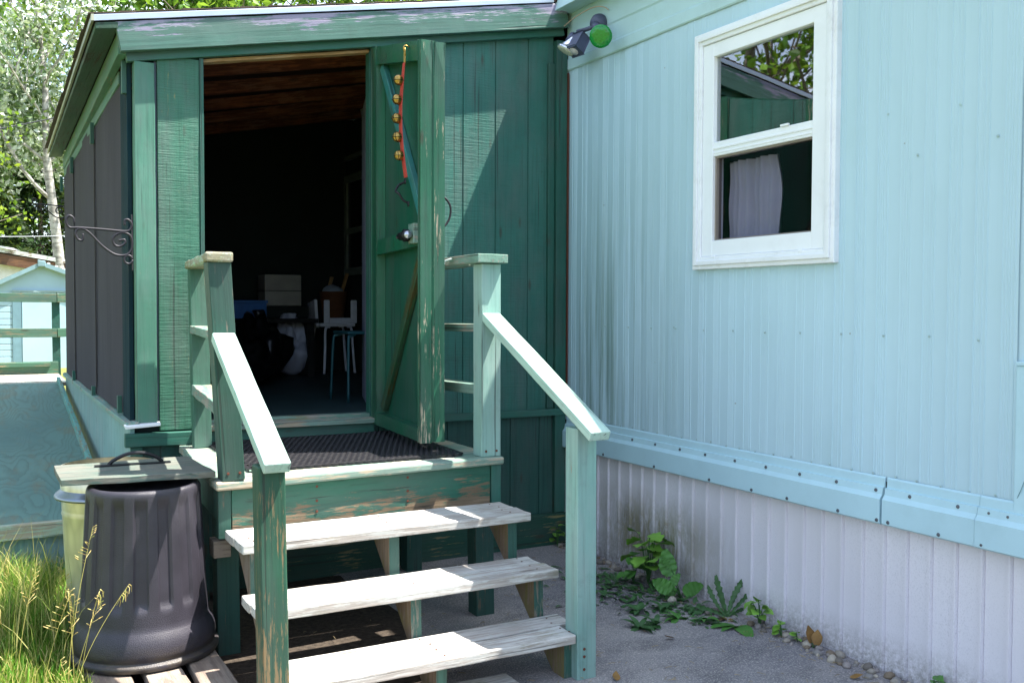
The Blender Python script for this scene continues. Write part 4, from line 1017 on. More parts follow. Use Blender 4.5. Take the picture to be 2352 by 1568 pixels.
# ------------------------------------------------------------------ shed and house beyond
shed = thing('garden_shed', 'pale blue garden shed with gabled front and double doors beyond the ramp', 'shed', (.8, 18.5, .4))
BL = flat('pale_blue_metal', '#9fbccb', .5, 0, .06, 2, dirt=.1, dirtcol='#6d7f78')
b = bmesh.new(); pts = [(-.55,.35),(2.15,.35),(2.15,1.70),(.80,2.18),(-.55,1.46)]; pts = [(-.75,.35),(2.35,.35),(2.35,1.60),(.80,2.17),(-.75,1.38)]
fr = [b.verts.new((x, 18.0, z)) for x, z in pts]; bk = [b.verts.new((x, 20.5, z)) for x, z in pts]
b.faces.new(fr); b.faces.new(bk[::-1])
for i in range(5): b.faces.new((fr[i], fr[(i+1)%5], bk[(i+1)%5], bk[i]))
obj('wall', b, BL, shed)
b = bmesh.new()
for k in range(12):
    z = .42+k*.105; box(b, -.75, .36, 17.975+.0, 17.999, z, z+.098, .006)
obj('lap_siding', b, BL, shed)
b = bmesh.new(); hexa(b, [(.36,17.96,.35),(.49,17.96,.35),(.49,18,.35),(.36,18,.35),(.36,17.96,1.72),(.49,17.96,1.72),(.49,18,1.72),(.36,18,1.72)]); obj('corner_trim', b, flat('blue_grey_trim', '#6f8f9c', .5), shed)
for x0_, x1_ in ((.50,1.02),(1.035,1.6)):
    b = bmesh.new(); box(b, x0_, x1_, 17.965, 17.999, .40, 1.695, .004); obj('door', b, flat('pale_blue_door', '#a8c6d2', .5, 0, .05, 2, dirt=.12), shed)
b = bmesh.new(); box(b, .36, 2.2, 17.95, 17.999, 1.70, 1.735); obj('door_head', b, flat('grey_head', '#8ba3a8', .5), shed)
b = bmesh.new()
for (xa, za, xb, zb_) in ((-.85,1.335,.80,2.185),(.80,2.185,2.45,1.575)):
    P = [(xa,17.9,za),(xb,17.9,zb_),(xb,20.6,zb_),(xa,20.6,za)]; P = P+[(a,c,d+.03) for a,c,d in P]; hexa(b, P)
for x in [.9+.12*i for i in range(12)]:
    z = 2.215-(x-.80)*.37; hexa(b, [(x,17.89,z),(x+.03,17.89,z-.011),(x+.03,20.6,z-.011),(x,20.6,z),(x,17.89,z+.025),(x+.03,17.89,z+.014),(x+.03,20.6,z+.014),(x,20.6,z+.025)])
obj('roof', b, flat('white_metal_roof', '#d9dcd8', .45), shed)
b = bmesh.new()
for (xa, za, xb, zb_) in ((-.85,1.34,.80,2.19),(.80,2.19,2.45,1.58)):
    P = [(xa,17.88,za-.05),(xb,17.88,zb_-.05),(xb,17.899,zb_-.05),(xa,17.899,za-.05)]; P = P+[(a,c,d+.075) for a,c,d in P]; hexa(b, P)
hexa(b, [(.74,17.86,2.13),(.86,17.86,2.13),(.86,17.90,2.13),(.74,17.90,2.13),(.74,17.86,2.24),(.86,17.86,2.22),(.86,17.90,2.22),(.74,17.90,2.24)], .01)
obj('barge_board', b, flat('grey_blue_barge', '#7d9aa2', .5), shed)
house = thing('house', 'white house with pale roof and rotten brown fascia behind the blue shed', 'house', (1.0, 27.0, .4))
b = bmesh.new(); box(b, -6, 3.5, 26.2, 33, .3, 2.50); obj('wall', b, flat('white_house_wall', '#dfe0e2', .6), house)
b = bmesh.new(); P = [(-6,25.95,3.90),(3.6,25.95,2.12),(3.6,33,2.12),(-6,33,3.9)]; P = [(-6.2,25.9,3.86),(3.6,25.9,2.20),(3.6,33,2.20),(-6.2,33,3.86)]
P = P+[(a,c,d+.10) for a,c,d in P]; hexa(b, P); obj('fascia', b, wood('peeling_white_fascia', '#cfd2cc', '#8d7a68', .35, 'x', .7), house)
b = bmesh.new(); P = [(-6.2,25.92,3.50),(3.6,25.92,1.95),(3.6,26.15,1.95),(-6.2,26.15,3.5)]; P = P+[(a,c,d+.25) for a,c,d in P]; hexa(b, P); obj('rotten_board', b, wood('rotten_brown_board', '#5a3a28', '#7d5a40', .5, 'x', .8), house)
b = bmesh.new(); P = [(-6.3,25.85,3.965),(.55,25.85,2.81),(1.4,33,2.9),(-6.3,33,4.6)]; P = P+[(a,c,d+.05) for a,c,d in P]; hexa(b, P); obj('roof', b, flat('white_roof_sheet', '#e4e4e4', .5), house)
far = thing('far_house', 'small white gabled house far behind under the dark conifers', 'house', (1.1, 38, .4))
b = bmesh.new(); pts = [(.70,.3),(2.0,.3),(2.0,3.42),(1.15,3.68),(.70,3.36)]
fr = [b.verts.new((x, 38.0, z)) for x, z in pts]; bk = [b.verts.new((x, 40, z)) for x, z in pts]; b.faces.new(fr); b.faces.new(bk[::-1])
for i in range(5): b.faces.new((fr[i], fr[(i+1)%5], bk[(i+1)%5], bk[i]))
obj('wall', b, flat('far_white_wall', '#cfd2d8', .6), far)
b = bmesh.new()
for (xa, za, xb, zb_) in ((.6,3.32,1.15,3.72),(1.15,3.72,2.1,3.40)):
    P = [(xa,37.8,za),(xb,37.8,zb_),(xb,40.2,zb_),(xa,40.2,za)]; P = P+[(a,c,d+.07) for a,c,d in P]; hexa(b, P)
obj('roof', b, flat('far_white_roof', '#e2e4e8', .5), far)
for nm, p0_, p1_, lab in (('power_line', (-.6,14,3.50),(4.5,14,5.4),'black overhead line sloping across the silver tree'), ('power_line', (-3,22,2.86),(3.5,22,3.12),'thin overhead line running low before the dark conifers')):
    b = bmesh.new(); n = 16; tube(b, [Vector(p0_).lerp(Vector(p1_), i/n)+Vector((0,0,-.12*math.sin(math.pi*i/n))) for i in range(n+1)], .009, 5)
    o = obj(nm, b, flat('cable_'+nm, '#33363a' if 'black' in lab else '#9a9ea2', .6), base=p0_); tag(o, lab, 'power line', 'overhead lines')

# ------------------------------------------------------------------ trees
BARK = flat('grey_bark', '#6d6458', .9, 0, .3, 6, bump=.8, bs=30)
def birch_mat():
    t = NT('pale_poplar_bark'); a = t.noise((3,3,9), 1.0, 5, .65); b_ = t.noise((14,14,5), 1.0, 4, .7, seed=3)
    c = t.mix(t.ramp(a, .42, .58), H('#aeaba3'), H('#77746e')); c = t.mix(t.ramp(b_, .6, .68), c, H('#3a3632')); return t.done(c, .8, t.bump(b_, .4, .02), .2)
def limb(bm, p0, d, L, r, depth, rs, tips, spread=.6, n=5, gnarl=.12):
    pts = [Vector(p0)]; d = Vector(d).normalized()
    for i in range(n):
        d = (d + Vector((rs.gauss(0,gnarl), rs.gauss(0,gnarl), rs.gauss(0,gnarl*.6)))).normalized(); pts.append(pts[-1]+d*L/n)
    tube(bm, pts, r, 6 if depth else 8, True, r*.55)
    tips.append(pts[-1])
    if depth == 0:
        tips.append(pts[n//2]); return
    for k in range(3 if depth > 1 else 4):
        i = rs.randint(max(1, n//3), n); a = rs.uniform(0, 2*math.pi); s = Vector((math.cos(a), math.sin(a), rs.uniform(.1,.9)))
        limb(bm, pts[i], d*(1-spread)+s*spread, L*rs.uniform(.45,.7), r*.5, depth-1, rs, tips, spread, n, gnarl)
def leaves(tips, n, spread, size, rs, flatness=1.0, lo=None, droop=.3):
    T = np.array([tuple(t) for t in tips]); idx = rs.integers(0, len(T), n)
    c = T[idx] + rs.normal(0, 1, (n,3))*spread*np.array([1,1,.8])
    if lo is not None: c = c[c[:,2] > lo]; n = len(c)
    a = rs.normal(0,1,(n,3)); a /= np.linalg.norm(a,axis=1)[:,None]; b_ = rs.normal(0,1,(n,3)); b_ -= a*(a*b_).sum(1)[:,None]; b_ /= np.linalg.norm(b_,axis=1)[:,None]
    s = size*rs.uniform(.6,1.3,(n,1)); nrm = np.cross(a,b_)
    V = np.stack([c-a*s, c-b_*s*.62+nrm*s*.12, c+a*s, c+b_*s*.62+nrm*s*.12],1).reshape(-1,3)
    return V, [(4*i,4*i+1,4*i+2,4*i+3) for i in range(n)]
def tree(name, label, base, h, lm, seed, nleaf, size, spread, bark=None, L0=.55, depth=2, sprd=.6, lean=(0,0), extra=None, group='trees beyond the porch', r0=None, lo=None, thin=None):
    rs = random.Random(seed); root = thing(name, label, 'tree', base, group)
    bm = bmesh.new(); tips = []; base = Vector(base); r0 = r0 or h*.022
    pts = [base + Vector((lean[0]*t+.02*h*mnoise.noise(Vector((t*3,seed,0))), lean[1]*t, h*.95*t)) for t in [i/10 for i in range(11)]]
    tube(bm, pts, r0, 10, True, r0*.18)
    for i in range(2, 11):
        if lo and lo > 4 and pts[i].z < lo-.7: continue
        for k in range(2 if depth > 1 else 3):
            a = rs.uniform(0, 2*math.pi); t = i/10
            limb(bm, pts[i], (math.cos(a), math.sin(a), .55+.5*t), h*.34*(1.15-t*.75)*rs.uniform(.7,1.1)*L0/.55, r0*.42*(1.1-t), depth, rs, tips, sprd)
    if extra: tips += [Vector(e) for e in extra]
    obj('trunk', bm, bark or BARK, root, smooth=True)
    if thin: tips = [q for q in tips if q.z < thin or rs.random() < .12]
    V, F_ = leaves(tips, nleaf, spread, size, np.random.default_rng(seed), lo=lo)
    pyobj('crown', V, F_, lm, root); return root
LM_pop = leafmat('silver_leaves', ['#2c4420','#42602f','#5a7644','#8a9a7c','#b9c2b2','#c6cec0','#6f8a58'], .2, .45, .5)
LM_gr = leafmat('fresh_green_leaves', ['#2a4a14','#3f681b','#577f23','#6f962c'], .4)
LM_yel = leafmat('lime_leaves', ['#4a6e16','#66871c','#839a26','#98a634'], .45)
LM_dk = leafmat('dark_needles', ['#12240f','#1c3316','#27421c'], .1)
tree('silver_poplar', 'tall silver-leaved poplar with pale trunk left of the porch', (1.66,26,.4), 9.6, LM_pop, 3, 13000, .075, .34, birch_mat(), depth=2, L0=.62, lean=(-.55,0), r0=.16, lo=4.3, thin=7.0)
tree('silver_poplar', 'silver-leaved poplar thicket at the left frame edge behind the other poplar', (.1,29,.4), 7.6, LM_pop, 9, 11000, .085, .42, birch_mat(), depth=2, L0=.6, r0=.12, lo=4.4, thin=6.6)
tree('maple', 'lime-green maple with low branches at the left frame edge', (-1.72,13,.3), 4.0, LM_yel, 5, 16000, .034, .15, None, depth=2, L0=.85, r0=.07, lo=2.35)
for i, (x, y, h, sd_, lab) in enumerate(((-1.3,37,10.4,11,'bright green tree behind the silver poplars at the left'),(5.9,36,14.5,12,'bright green tree above the left end of the porch roof'),(8.2,37,15.0,13,'bright green tree above the middle of the porch roof'),(12.4,38,15.5,14,'bright green tree above the door end of the porch roof'),(17.5,39,16.5,15,'bright green tree above the roof beside the mobile home eave'))):
    tree('broadleaf_tree', lab, (x,y,.4), h, LM_gr, sd_, 9000, .15, .62, None, depth=1, L0=.75, r0=.22)
def conifer(x, y, h, seed, label):
    rs = np.random.default_rng(seed); root = thing('conifer', label, 'tree', (x,y,.4), 'dark conifers behind the shed')
    bm = bmesh.new(); tube(bm, [(x,y,.4),(x,y,.4+h)], .14, 8, True, .02); obj('trunk', bm, BARK, root)
    n = 13000; t = rs.uniform(0,1,n)**.8; r = (1-t)*h*.36*np.sqrt(rs.uniform(0.05,1,n)); a = rs.uniform(0,2*math.pi,n)
    tier = .18*np.abs(np.sin(t*26)); C_ = np.stack([x+r*np.cos(a), y+r*np.sin(a), .7+t*h - r*.35 + tier], 1)
    d = np.stack([np.cos(a), np.sin(a), -.35+0*a],1) + rs.normal(0,.35,(n,3)); d /= np.linalg.norm(d,axis=1)[:,None]
    s = np.cross(d, rs.normal(0,1,(n,3))); s /= np.linalg.norm(s,axis=1)[:,None]
    V = np.stack([C_-d*.02, C_+d*.09+s*.035, C_+d*.2, C_+d*.09-s*.035],1).reshape(-1,3)
    pyobj('crown', V, [(4*i,4*i+1,4*i+2,4*i+3) for i in range(n)], LM_dk, root)
conifer(.1, 33, 6.0, 21, 'dark conifer behind the white house at the left frame edge'); conifer(1.5, 34, 6.6, 22, 'dark conifer beside the pale poplar trunk'); conifer(3.2, 35, 7, 23, 'dark conifer partly hidden behind the porch side')
# trees reflected in the window, standing behind the photographer's left
tree('shade_tree', 'tall green tree far left behind the ramp, outside the photo', (-8.0,15.5,.4), 11.5, LM_gr, 33, 9000, .11, .5, None, depth=1, L0=.85, r0=.2)
tree('shade_tree', 'green tree standing left of the ramp, outside the photo', (-6.5,9,.2), 8.5, LM_gr, 31, 7000, .09, .4, None, depth=1, L0=.8, r0=.15)

# ------------------------------------------------------------------ grass
def blades(pts, rs, hmin, hmax, w=.0028, lean=.35):
    V = []; F_ = []
    for (x, y) in pts:
        h = rs.uniform(hmin, hmax); a = rs.uniform(0, 2*math.pi); l = lean*h*rs.uniform(.2,1.5); z = gz(x, y)-.005
        ca, sa = math.cos(a), math.sin(a); wv = w*rs.uniform(.7,1.4); i = len(V)
        b0 = rs.uniform(0, 2*math.pi); cx, cy = math.cos(b0)*wv, math.sin(b0)*wv
        for t, ww in ((0,1),(.4,.9),(.75,.6)):
            px_, py_, pz_ = x+ca*l*t*t, y+sa*l*t*t, z+h*t*(1-.25*t*l/h)
            V += [(px_-cx*ww, py_-cy*ww, pz_), (px_+cx*ww, py_+cy*ww, pz_)]
        V.append((x+ca*l, y+sa*l, z+h*(1-.25*l/h)))
        F_ += [(i,i+1,i+3,i+2),(i+2,i+3,i+5,i+4),(i+4,i+5,i+6)]
    return V, F_
rs = random.Random(77); pts = []
while len(pts) < 36000:
    x = rs.uniform(-.9, .40); y = rs.uniform(2.2, 5.2)
    edge_x = .30 + .03*math.sin(y*9) - .02
    if 3.9 < y < 4.8: edge_x = .26
    if y >= 4.8: edge_x = .40
    if x > edge_x: continue
    if mnoise.noise(Vector((x*3.2, y*3.2, 5))) < -.42 and rs.random() < .8: continue
    pts.append((x, y))
V, F_ = blades(pts, rs, .035, .13)
LMg = leafmat('grass_blades', ['#2a5714','#3f711c','#578c28','#6f9a34','#a39f5a','#b7ac70','#5c8a2c'], .35)
o = pyobj('grass', V, F_, LMg, base=(-.1,3.6,0)); tag(o, 'green and straw coloured grass growing at the lower left', 'grass', kind='stuff')
pts = [(rs.gauss(.13,.16), rs.gauss(4.47,.08)) for _ in range(1300)] + [(rs.uniform(-.6,.30), rs.gauss(4.97,.03)) for _ in range(1500)] + [(rs.uniform(-.6,.40), rs.uniform(5.03,5.25)) for _ in range(3000)] + [(rs.uniform(.28,.62), rs.uniform(4.62,4.9)) for _ in range(500)]
pts = [(x, y) for x, y in pts if (x-.455)**2+(y-4.47)**2 > .20**2 or True]
pts = [(x, y) for x, y in pts if (x-.455)**2+(y-4.47)**2 > .18**2 and (y < 4.58 or y > 4.85)]
V, F_ = blades(pts, rs, .08, .25, .0019, .5)
o = pyobj('tall_grass', V, F_, LMg, base=(.15,4.4,0)); tag(o, 'longer grass tufts between the ramp end and the galvanised can', 'grass', kind='stuff')
pts = [(rs.uniform(-.25,.30), rs.uniform(3.9,5.0)) for _ in range(170)]
V, F_ = blades(pts, rs, .25, .55, .0016, .45)
o = pyobj('wispy_grass', V, F_, leafmat('wispy_blades', ['#6f8a3a','#a39f5a','#c2b47c','#8f9a50'], .3), base=(.1,4.5,0)); tag(o, 'sparse tall wispy grass blades in front of the blue-green ramp panel', 'grass', kind='stuff')
STRAW = leafmat('straw_stalk', ['#b59a5a','#c9b26e','#9aa04a','#d2be86'], .25)
def stalk(x, y, h, lx, ly, seed, label, head):
    rs_ = random.Random(seed); z = gz(x, y)-.01; o = thing('grass_stalk', label, 'grass stalk', (x,y,z), 'seeding grass stalks at the lower left')
    path = [Vector((x+lx*t**1.7, y+ly*t**1.7, z+h*t)) for t in [i/10 for i in range(11)]]
    b = bmesh.new(); tube(b, path, .0014, 5, True, .0007); obj('stem', b, STRAW, o)
    b = bmesh.new(); tip = path[-1]; d = (path[-1]-path[-3]).normalized()
    for k in range(9 if head else 14):
        if head: # one-sided drooping spikelets
            a = rs_.uniform(0, 6.28); q = tip - d*.012*k*.6; e = Vector((math.cos(a)*.014, math.sin(a)*.014, -.022-.012*rs_.random()))
            tube(b, [q, q+e*.5+d*.008, q+e], .0018, 4, True, .0008)
        else:
            a = rs_.uniform(0, 6.28); q = tip - d*.010*k; e = Vector((math.cos(a)*.022, math.sin(a)*.022, .012))*(.5+k/14)
            tube(b, [q, q+e], .0006, 3); tube(b, [q+e*.8, q+e*1.25], .0018, 4, True, .0008)
    obj('seed_head', b, STRAW, o)
GST = 'thin straw grass stalk with loose seed head at the lower left'
stalk(.235,3.62,.42,.20,.05,1,'grass stalk with drooping straw head crossing the foot of the black bin',True)
stalk(.225,3.66,.62,.10,.1,2,'upright straw grass stalk with open head before the black bin',False)
stalk(.02,4.35,.62,-.05,.1,3,'tall grass stalk with straw head against the blue-green ramp',True)
for i in range(16):
    r_ = random.Random(100+i); stalk(r_.uniform(-.10,.27), r_.uniform(3.1,4.3), r_.uniform(.25,.50), r_.uniform(-.06,.12), r_.uniform(-.05,.08), 200+i, GST, r_.random() < .5)

# ------------------------------------------------------------------ weeds along the skirting
LMw = flat('weed_leaf_green', '#45762f', .5, 0, .25, 25, bump=.3, bs=80); LMl = flat('weed_leaf_light', '#6f9c3c', .5, 0, .2, 25, bump=.3, bs=80)
LMd = flat('weed_leaf_dark', '#385c30', .5, 0, .25, 25, bump=.3, bs=80); LMb = flat('weed_leaf_brown', '#7a5a2c', .6, 0, .3, 25)
for m_ in (LMw, LMl, LMd): m_.node_tree.nodes['Principled BSDF'].inputs['Subsurface Weight'].default_value = 0.0
def leaf(bm, base, az, el, L, w, shape, bend=.5, roll=0.0, cup=.15):
    d0 = Vector((math.cos(az), math.sin(az), 0)); side = Vector((-math.sin(az), math.cos(az), 0)); n = 18; rows = []
    p_ = Vector(base); ang = el
    for i in range(n+1):
        t = i/n
        if shape == 'broad': ww = w*math.sin(math.pi*min(1, t**.75))**.7 * (1+.05*math.sin(t*40))
        elif shape == 'jag': ww = w*(.25+.75*t)*(1 if t < .85 else (1-t)/.15)*(.45+.55*((t*6.5) % 1.0))
        elif shape == 'heart': ww = w*(math.sin(math.pi*min(1,(t*.92+.08)))**.6)*(1 if t < .6 else 1-.5*(t-.6)/.4)
        elif shape == 'lobe': ww = w*abs(math.sin(math.pi*t))**.5*(.55+.45*abs(math.cos(t*9)))
        else: ww = w*math.sin(math.pi*(t**.8))
        if i > 0: p_ = p_ + (d0*math.cos(ang)+Vector((0,0,1))*math.sin(ang))*L/n; ang -= bend/n
        up = d0*(-math.sin(ang))+Vector((0,0,1))*math.cos(ang); s_ = side*math.cos(roll)+up*math.sin(roll); ww = max(ww, .0006)
        c_ = bm.verts.new(p_); rows.append((bm.verts.new(p_-s_*ww+up*ww*cup), c_, bm.verts.new(p_+s_*ww+up*ww*cup)))
    for i in range(n):
        for k in range(2): bm.faces.new((rows[i][k], rows[i][k+1], rows[i+1][k+1], rows[i+1][k]))
def weed(label, x, y, spec, mat, group='weeds along the skirting', name='weed', z=.008):
    o = thing(name, label, 'weed', (x, y, z), group); bs = bmesh.new(); bl = bmesh.new(); any_ = False
    for (stem, az, el, L, w, shape, bend, roll) in spec:
        b0 = Vector((x, y, z))
        if stem:
            e = b0 + Vector(stem); tube(bs, smoothpath([b0, b0.lerp(e, .5)+Vector((0,0,.01)), e], 3), .0018, 5); b0 = e; any_ = True
        leaf(bl, b0, az, el, L, w, shape, bend, roll)
    if any_: obj('stem', bs, LMd, o)
    else: bs.free()
    obj('leaves', bl, mat, o, smooth=True)
rw = random.Random(5)
def seedling(x, y, h, n, label, mat=LMl, L=.06, w=.025, shape='heart', name='weed'):
    sp_ = []
    for k in range(n):
        t = .35+.65*k/max(1,n-1); a = rw.uniform(0, 6.28); q = .05*rw.random()*h/.2
        sp_.append(((math.cos(a)*q-.01, math.sin(a)*q, h*t), a, rw.uniform(-.1,.6), L*rw.uniform(.7,1.2), w*rw.uniform(.8,1.2), shape, rw.uniform(.6,1.6), rw.uniform(-.5,.5)))
    weed(label, x, y, sp_, mat, name=name)
seedling(3.05,4.62,.16,7,'small leafy seedling among the pebbles next to the mint post',LMl,.06,.028)
seedling(3.03,4.75,.11,6,'small seedling half hidden behind the mint foot post',LMw,.05,.024)
seedling(3.02,4.93,.13,6,'leafy sprout in the corner of porch and mobile home',LMl,.055,.026)
seedling(3.02,4.02,.27,22,'tall light green lobed-leaf weed before the stained skirting',LMl,.10,.046,'lobe')
seedling(2.97,4.08,.15,12,'dark leafy weed at the foot of the lobed-leaf weed',LMw,.07,.028)
def leaf2(bm, base, phi, L, w, shape, bend=.4, yaw=0.0, back=.25):
    # leaf spreading roughly parallel to the wall it grows against
    rt = Vector((math.cos(-.5+yaw), math.sin(-.5+yaw), 0)); bk = Vector((-rt.y, rt.x, 0)); n = 22; p_ = Vector(base); a = phi; rows = []
    for i in range(n+1):
        t = i/n
        if shape == 'broad': ww = w*math.sin(math.pi*min(1, t**.72))**.62*(1+.05*math.sin(t*46))
        else: ww = w*(.20+.80*t)*(1 if t < .86 else (1-t)/.14)*(.40+.60*((t*7) % 1.0))
        d = rt*math.sin(a)+Vector((0,0,1))*math.cos(a)+bk*back; d.normalize()
        if i: p_ = p_ + d*L/n; a += bend/n
        sd_ = (rt*math.cos(a)-Vector((0,0,1))*math.sin(a)); ww = max(ww, .0007); rip = .12*w*math.sin(t*30)
        c_ = bm.verts.new(p_+bk*.10*w); rows.append((bm.verts.new(p_-sd_*ww+bk*rip), c_, bm.verts.new(p_+sd_*ww-bk*rip)))
    for i in range(n):
        for k_ in range(2): bm.faces.new((rows[i][k_], rows[i][k_+1], rows[i+1][k_+1], rows[i+1][k_]))
def weedfan(label, x, y, spec, mat):
    o = thing('weed', label, 'weed', (x, y, .008), 'weeds along the skirting'); bs = bmesh.new(); bl = bmesh.new(); st_ = False
    for (stem, phi, L, w, shape, bend, yaw) in spec:
        b0 = Vector((x, y, .008))
        if stem:
            e = b0+Vector(stem); tube(bs, smoothpath([b0, b0.lerp(e,.5)+Vector((0,0,.012)), e], 3), .0022, 5); b0 = e; st_ = True
        leaf2(bl, b0, phi, L*(.8 if shape == 'jag' else 1), w*(.72 if shape == 'jag' else 1), shape, bend, yaw)
    if st_: obj('stem', bs, LMd, o)
    else: bs.free()
    obj('leaves', bl, mat, o, smooth=True)
weedfan('weed with one large upright crinkled leaf against the skirting', 3.03, 3.76, [((-.03,.05,.10),-.25,.14,.046,'broad',.25,.1),((-.08,-.02,.05),-.9,.11,.038,'broad',-.3,.3),((-.05,.02,.06),.4,.08,.022,'broad',.4,-.3),((-.02,.06,.14),-.8,.07,.02,'broad',.5,.4),((-.01,-.03,.03),.9,.11,.036,'broad',.6,-.2),((-.03,.0,.03),-1.3,.10,.03,'broad',.3,.1)], LMw)
weedfan('dandelion clump with jagged upright leaves by the skirting', 3.03, 3.42, [(None,p_,L_,w_,'jag',b_,y_) for p_,L_,w_,b_,y_ in ((-.75,.22,.030,.5,.2),(-.42,.25,.032,.3,-.2),(-.12,.25,.034,-.2,.3),(.12,.22,.030,.5,-.3),(.38,.25,.034,.25,.1),(.75,.25,.030,.1,-.1),(1.15,.20,.028,.5,.2),(-1.15,.18,.030,-.3,0.))], LMd)
weed('withered brown leaf clump at the foot of the dandelion', 3.0, 3.385, [(None, rw.uniform(0,6.28), rw.uniform(0,.4), rw.uniform(.05,.09), .012, 'ov', .6, .2) for _ in range(9)], LMb)
weed('weed with a broad leaf lying flat on the asphalt', 2.98, 3.30, [(None,-1.9,.25,.17,.036,'broad',.6,.15),(None,2.9,.3,.15,.032,'broad',.7,.1),(None,-2.9,.35,.12,.026,'broad',.7,.1)], LMw)
seedling(3.06,3.235,.13,12,'bright green seedling clump right of the dandelion',LMl,.055,.026,'heart')
seedling(3.05,3.09,.07,7,'small bright sprout among the pebbles below the seedling clump',LMl,.04,.02)
seedling(3.07,3.015,.045,5,'tiny bright sprout sitting on the pebbles',LMl,.03,.014)
weed('reddish brown withered leaf standing at the skirting', 3.075, 2.93, [((.0,.01,.02),1.4,1.35,.075,.026,'heart',.3,.2),((0,-.02,.02),.6,1.4,.065,.024,'heart',.3,-.2)], LMb)
seedling(3.075,2.335,.08,7,'small dark sprout among the pebbles at the bottom edge',LMw,.05,.02)
for (x, y, lab) in ((2.70,3.67,'low leaf rosette on the asphalt nearest the mint post'),(2.83,3.64,'low leaf rosette lying before the large crinkled leaf'),(2.885,3.42,'dense low leaf rosette left of the dandelion'),(2.56,3.47,'sparse small rosette out on the asphalt'),(2.66,3.48,'small pale rosette out on the asphalt beside a sparse one'),(2.80,3.50,'tiny leaf rosette out on the asphalt'),(2.95,3.55,'low leafy rosette between crinkled leaf and dandelion')):
    n = rw.randint(8,13); weed(lab, x, y, [(None, rw.uniform(0,6.28), rw.uniform(.25,1.0), rw.uniform(.05,.105), rw.uniform(.011,.018), 'ov', rw.uniform(.8,1.4), rw.uniform(-.2,.2)) for _ in range(n)], LMd if rw.random() < .7 else LMw, 'low leaf rosettes on the asphalt', z=.012)
bl = bmesh.new()
for _ in range(240):
    x = rw.gauss(2.86,.13); y = rw.gauss(4.02,.17)
    if x > 3.08: continue
    leaf(bl, (x,y,.013), rw.uniform(0,6.28), rw.uniform(.1,.9), rw.uniform(.03,.085), rw.uniform(.006,.014), 'ov', rw.uniform(.6,1.2))
for _ in range(90):
    x = rw.gauss(2.93,.07); y = rw.uniform(3.35,3.8); leaf(bl, (x,y,.013), rw.uniform(0,6.28), rw.uniform(.1,.9), rw.uniform(.03,.07), rw.uniform(.006,.012), 'ov', rw.uniform(.6,1.2))
o = obj('creeping_weeds', bl, LMd, smooth=True, base=(2.86,4.0,.012)); tag(o, 'mat of small creeping leaves spreading over the asphalt', 'ground cover', kind='stuff')
# pebbles
PC = ['#8f877c','#807c78','#a39a8c','#6b645c','#766857','#8a827e']
PM = [flat('pebble_%d' % i, c, .8, 0, .2, 30, bump=.3, bs=90) for i, c in enumerate(PC)]
protos = []
for i in range(6):
    b = bmesh.new(); bmesh.ops.create_icosphere(b, subdivisions=3, radius=1.0)
    for v in b.verts: v.co *= 1+.22*mnoise.noise(v.co*1.1+Vector((i*9,0,0))); v.co.z *= .66; v.co.y *= .8
    me = bpy.data.meshes.new('pebble'); b.to_mesh(me); b.free(); me.materials.append(PM[i]); me.polygons.foreach_set('use_smooth', [True]*len(me.polygons)); protos.append(me)
k = 0
def pebble(x, y, r, label, grp, z=None):
    global k
    o = bpy.data.objects.new('pebble', protos[k % 6]); link(o); k += 1
    o.location = (x, y, .008 + r*.42 if z is None else z); o.scale = (r, r, r); o.rotation_euler = (rw.uniform(-.3,.3), rw.uniform(-.3,.3), rw.uniform(0,6.28)); tag(o, label, 'pebble', grp)
PL = 'rounded pale pebble in the row along the white skirting'
y = 4.95
while y > 2.0:
    if not (3.28 < y < 3.95 and rw.random() < .75):
        for q in range(rw.choice((1,2,2))):
            r = rw.uniform(.008,.022)*(1.15 if y < 3.0 else 1); pebble(3.075+rw.uniform(-.055,.035)-(.015 if y < 2.6 else 0), y+rw.uniform(-.01,.01), r, PL, 'pebbles along the skirting')
    y -= rw.uniform(.019,.034)
pebble(2.955, 3.72, .028, 'single cream pebble lying among the low weeds', None) if False else None
o_ = bpy.data.objects.new('pebble', protos[2]); link(o_); o_.location = (2.94,3.72,.022); o_.scale = (.026,.024,.026); tag(o_, 'single cream pebble lying among the low weeds on the asphalt', 'pebble')
o_ = bpy.data.objects.new('pebble', protos[3]); link(o_); o_.location = (3.0,3.49,.022); o_.scale = (.045,.022,.024); tag(o_, 'flat brown stone beside the dandelion clump', 'pebble')

for i, (x, y, lab) in enumerate(((2.12,3.02,'curled brown dead leaf on the asphalt at the mint foot post'),(2.62,3.30,'small dead leaf lying out on the open asphalt'),(2.95,2.62,'pale dead leaf lying near the pebbles'))):
    weed(lab, x, y, [(None, 1.0+i*2.1, .15, .055, .016, 'ov', -.5, .3)], LMb, 'dead leaves on the asphalt', name='dead_leaf', z=.014)
bl = bmesh.new()
for _ in range(420):
    x = rw.choice((rw.uniform(2.1,3.08), rw.gauss(3.0,.06), rw.uniform(1.2,2.4))); y = rw.uniform(2.2,4.9)
    if x > 3.1: continue
    L_ = rw.uniform(.008,.035); a_ = rw.uniform(0,6.28); p_ = Vector((x,y,.016)); q_ = p_+Vector((math.cos(a_)*L_, math.sin(a_)*L_, rw.uniform(0,.004))); tube(bl, [p_, (p_+q_)/2+Vector((0,0,.002)), q_], .0011, 4)
o = obj('litter', bl, flat('dry_litter', '#8a7a5a', .9, 0, .3, 40), base=(2.5,3.5,.01)); tag(o, 'dry straw bits and twigs scattered over the asphalt', 'litter', kind='stuff')
nb_ = bmesh.new(); lathe(nb_, [(.0042,0),(.0042,.001),(.001,.0014)], (0,0,0), 7); nail0 = obj('nail', nb_, M['rust'], steps, mw=Matrix.Translation((.875,3.62,.5708)))
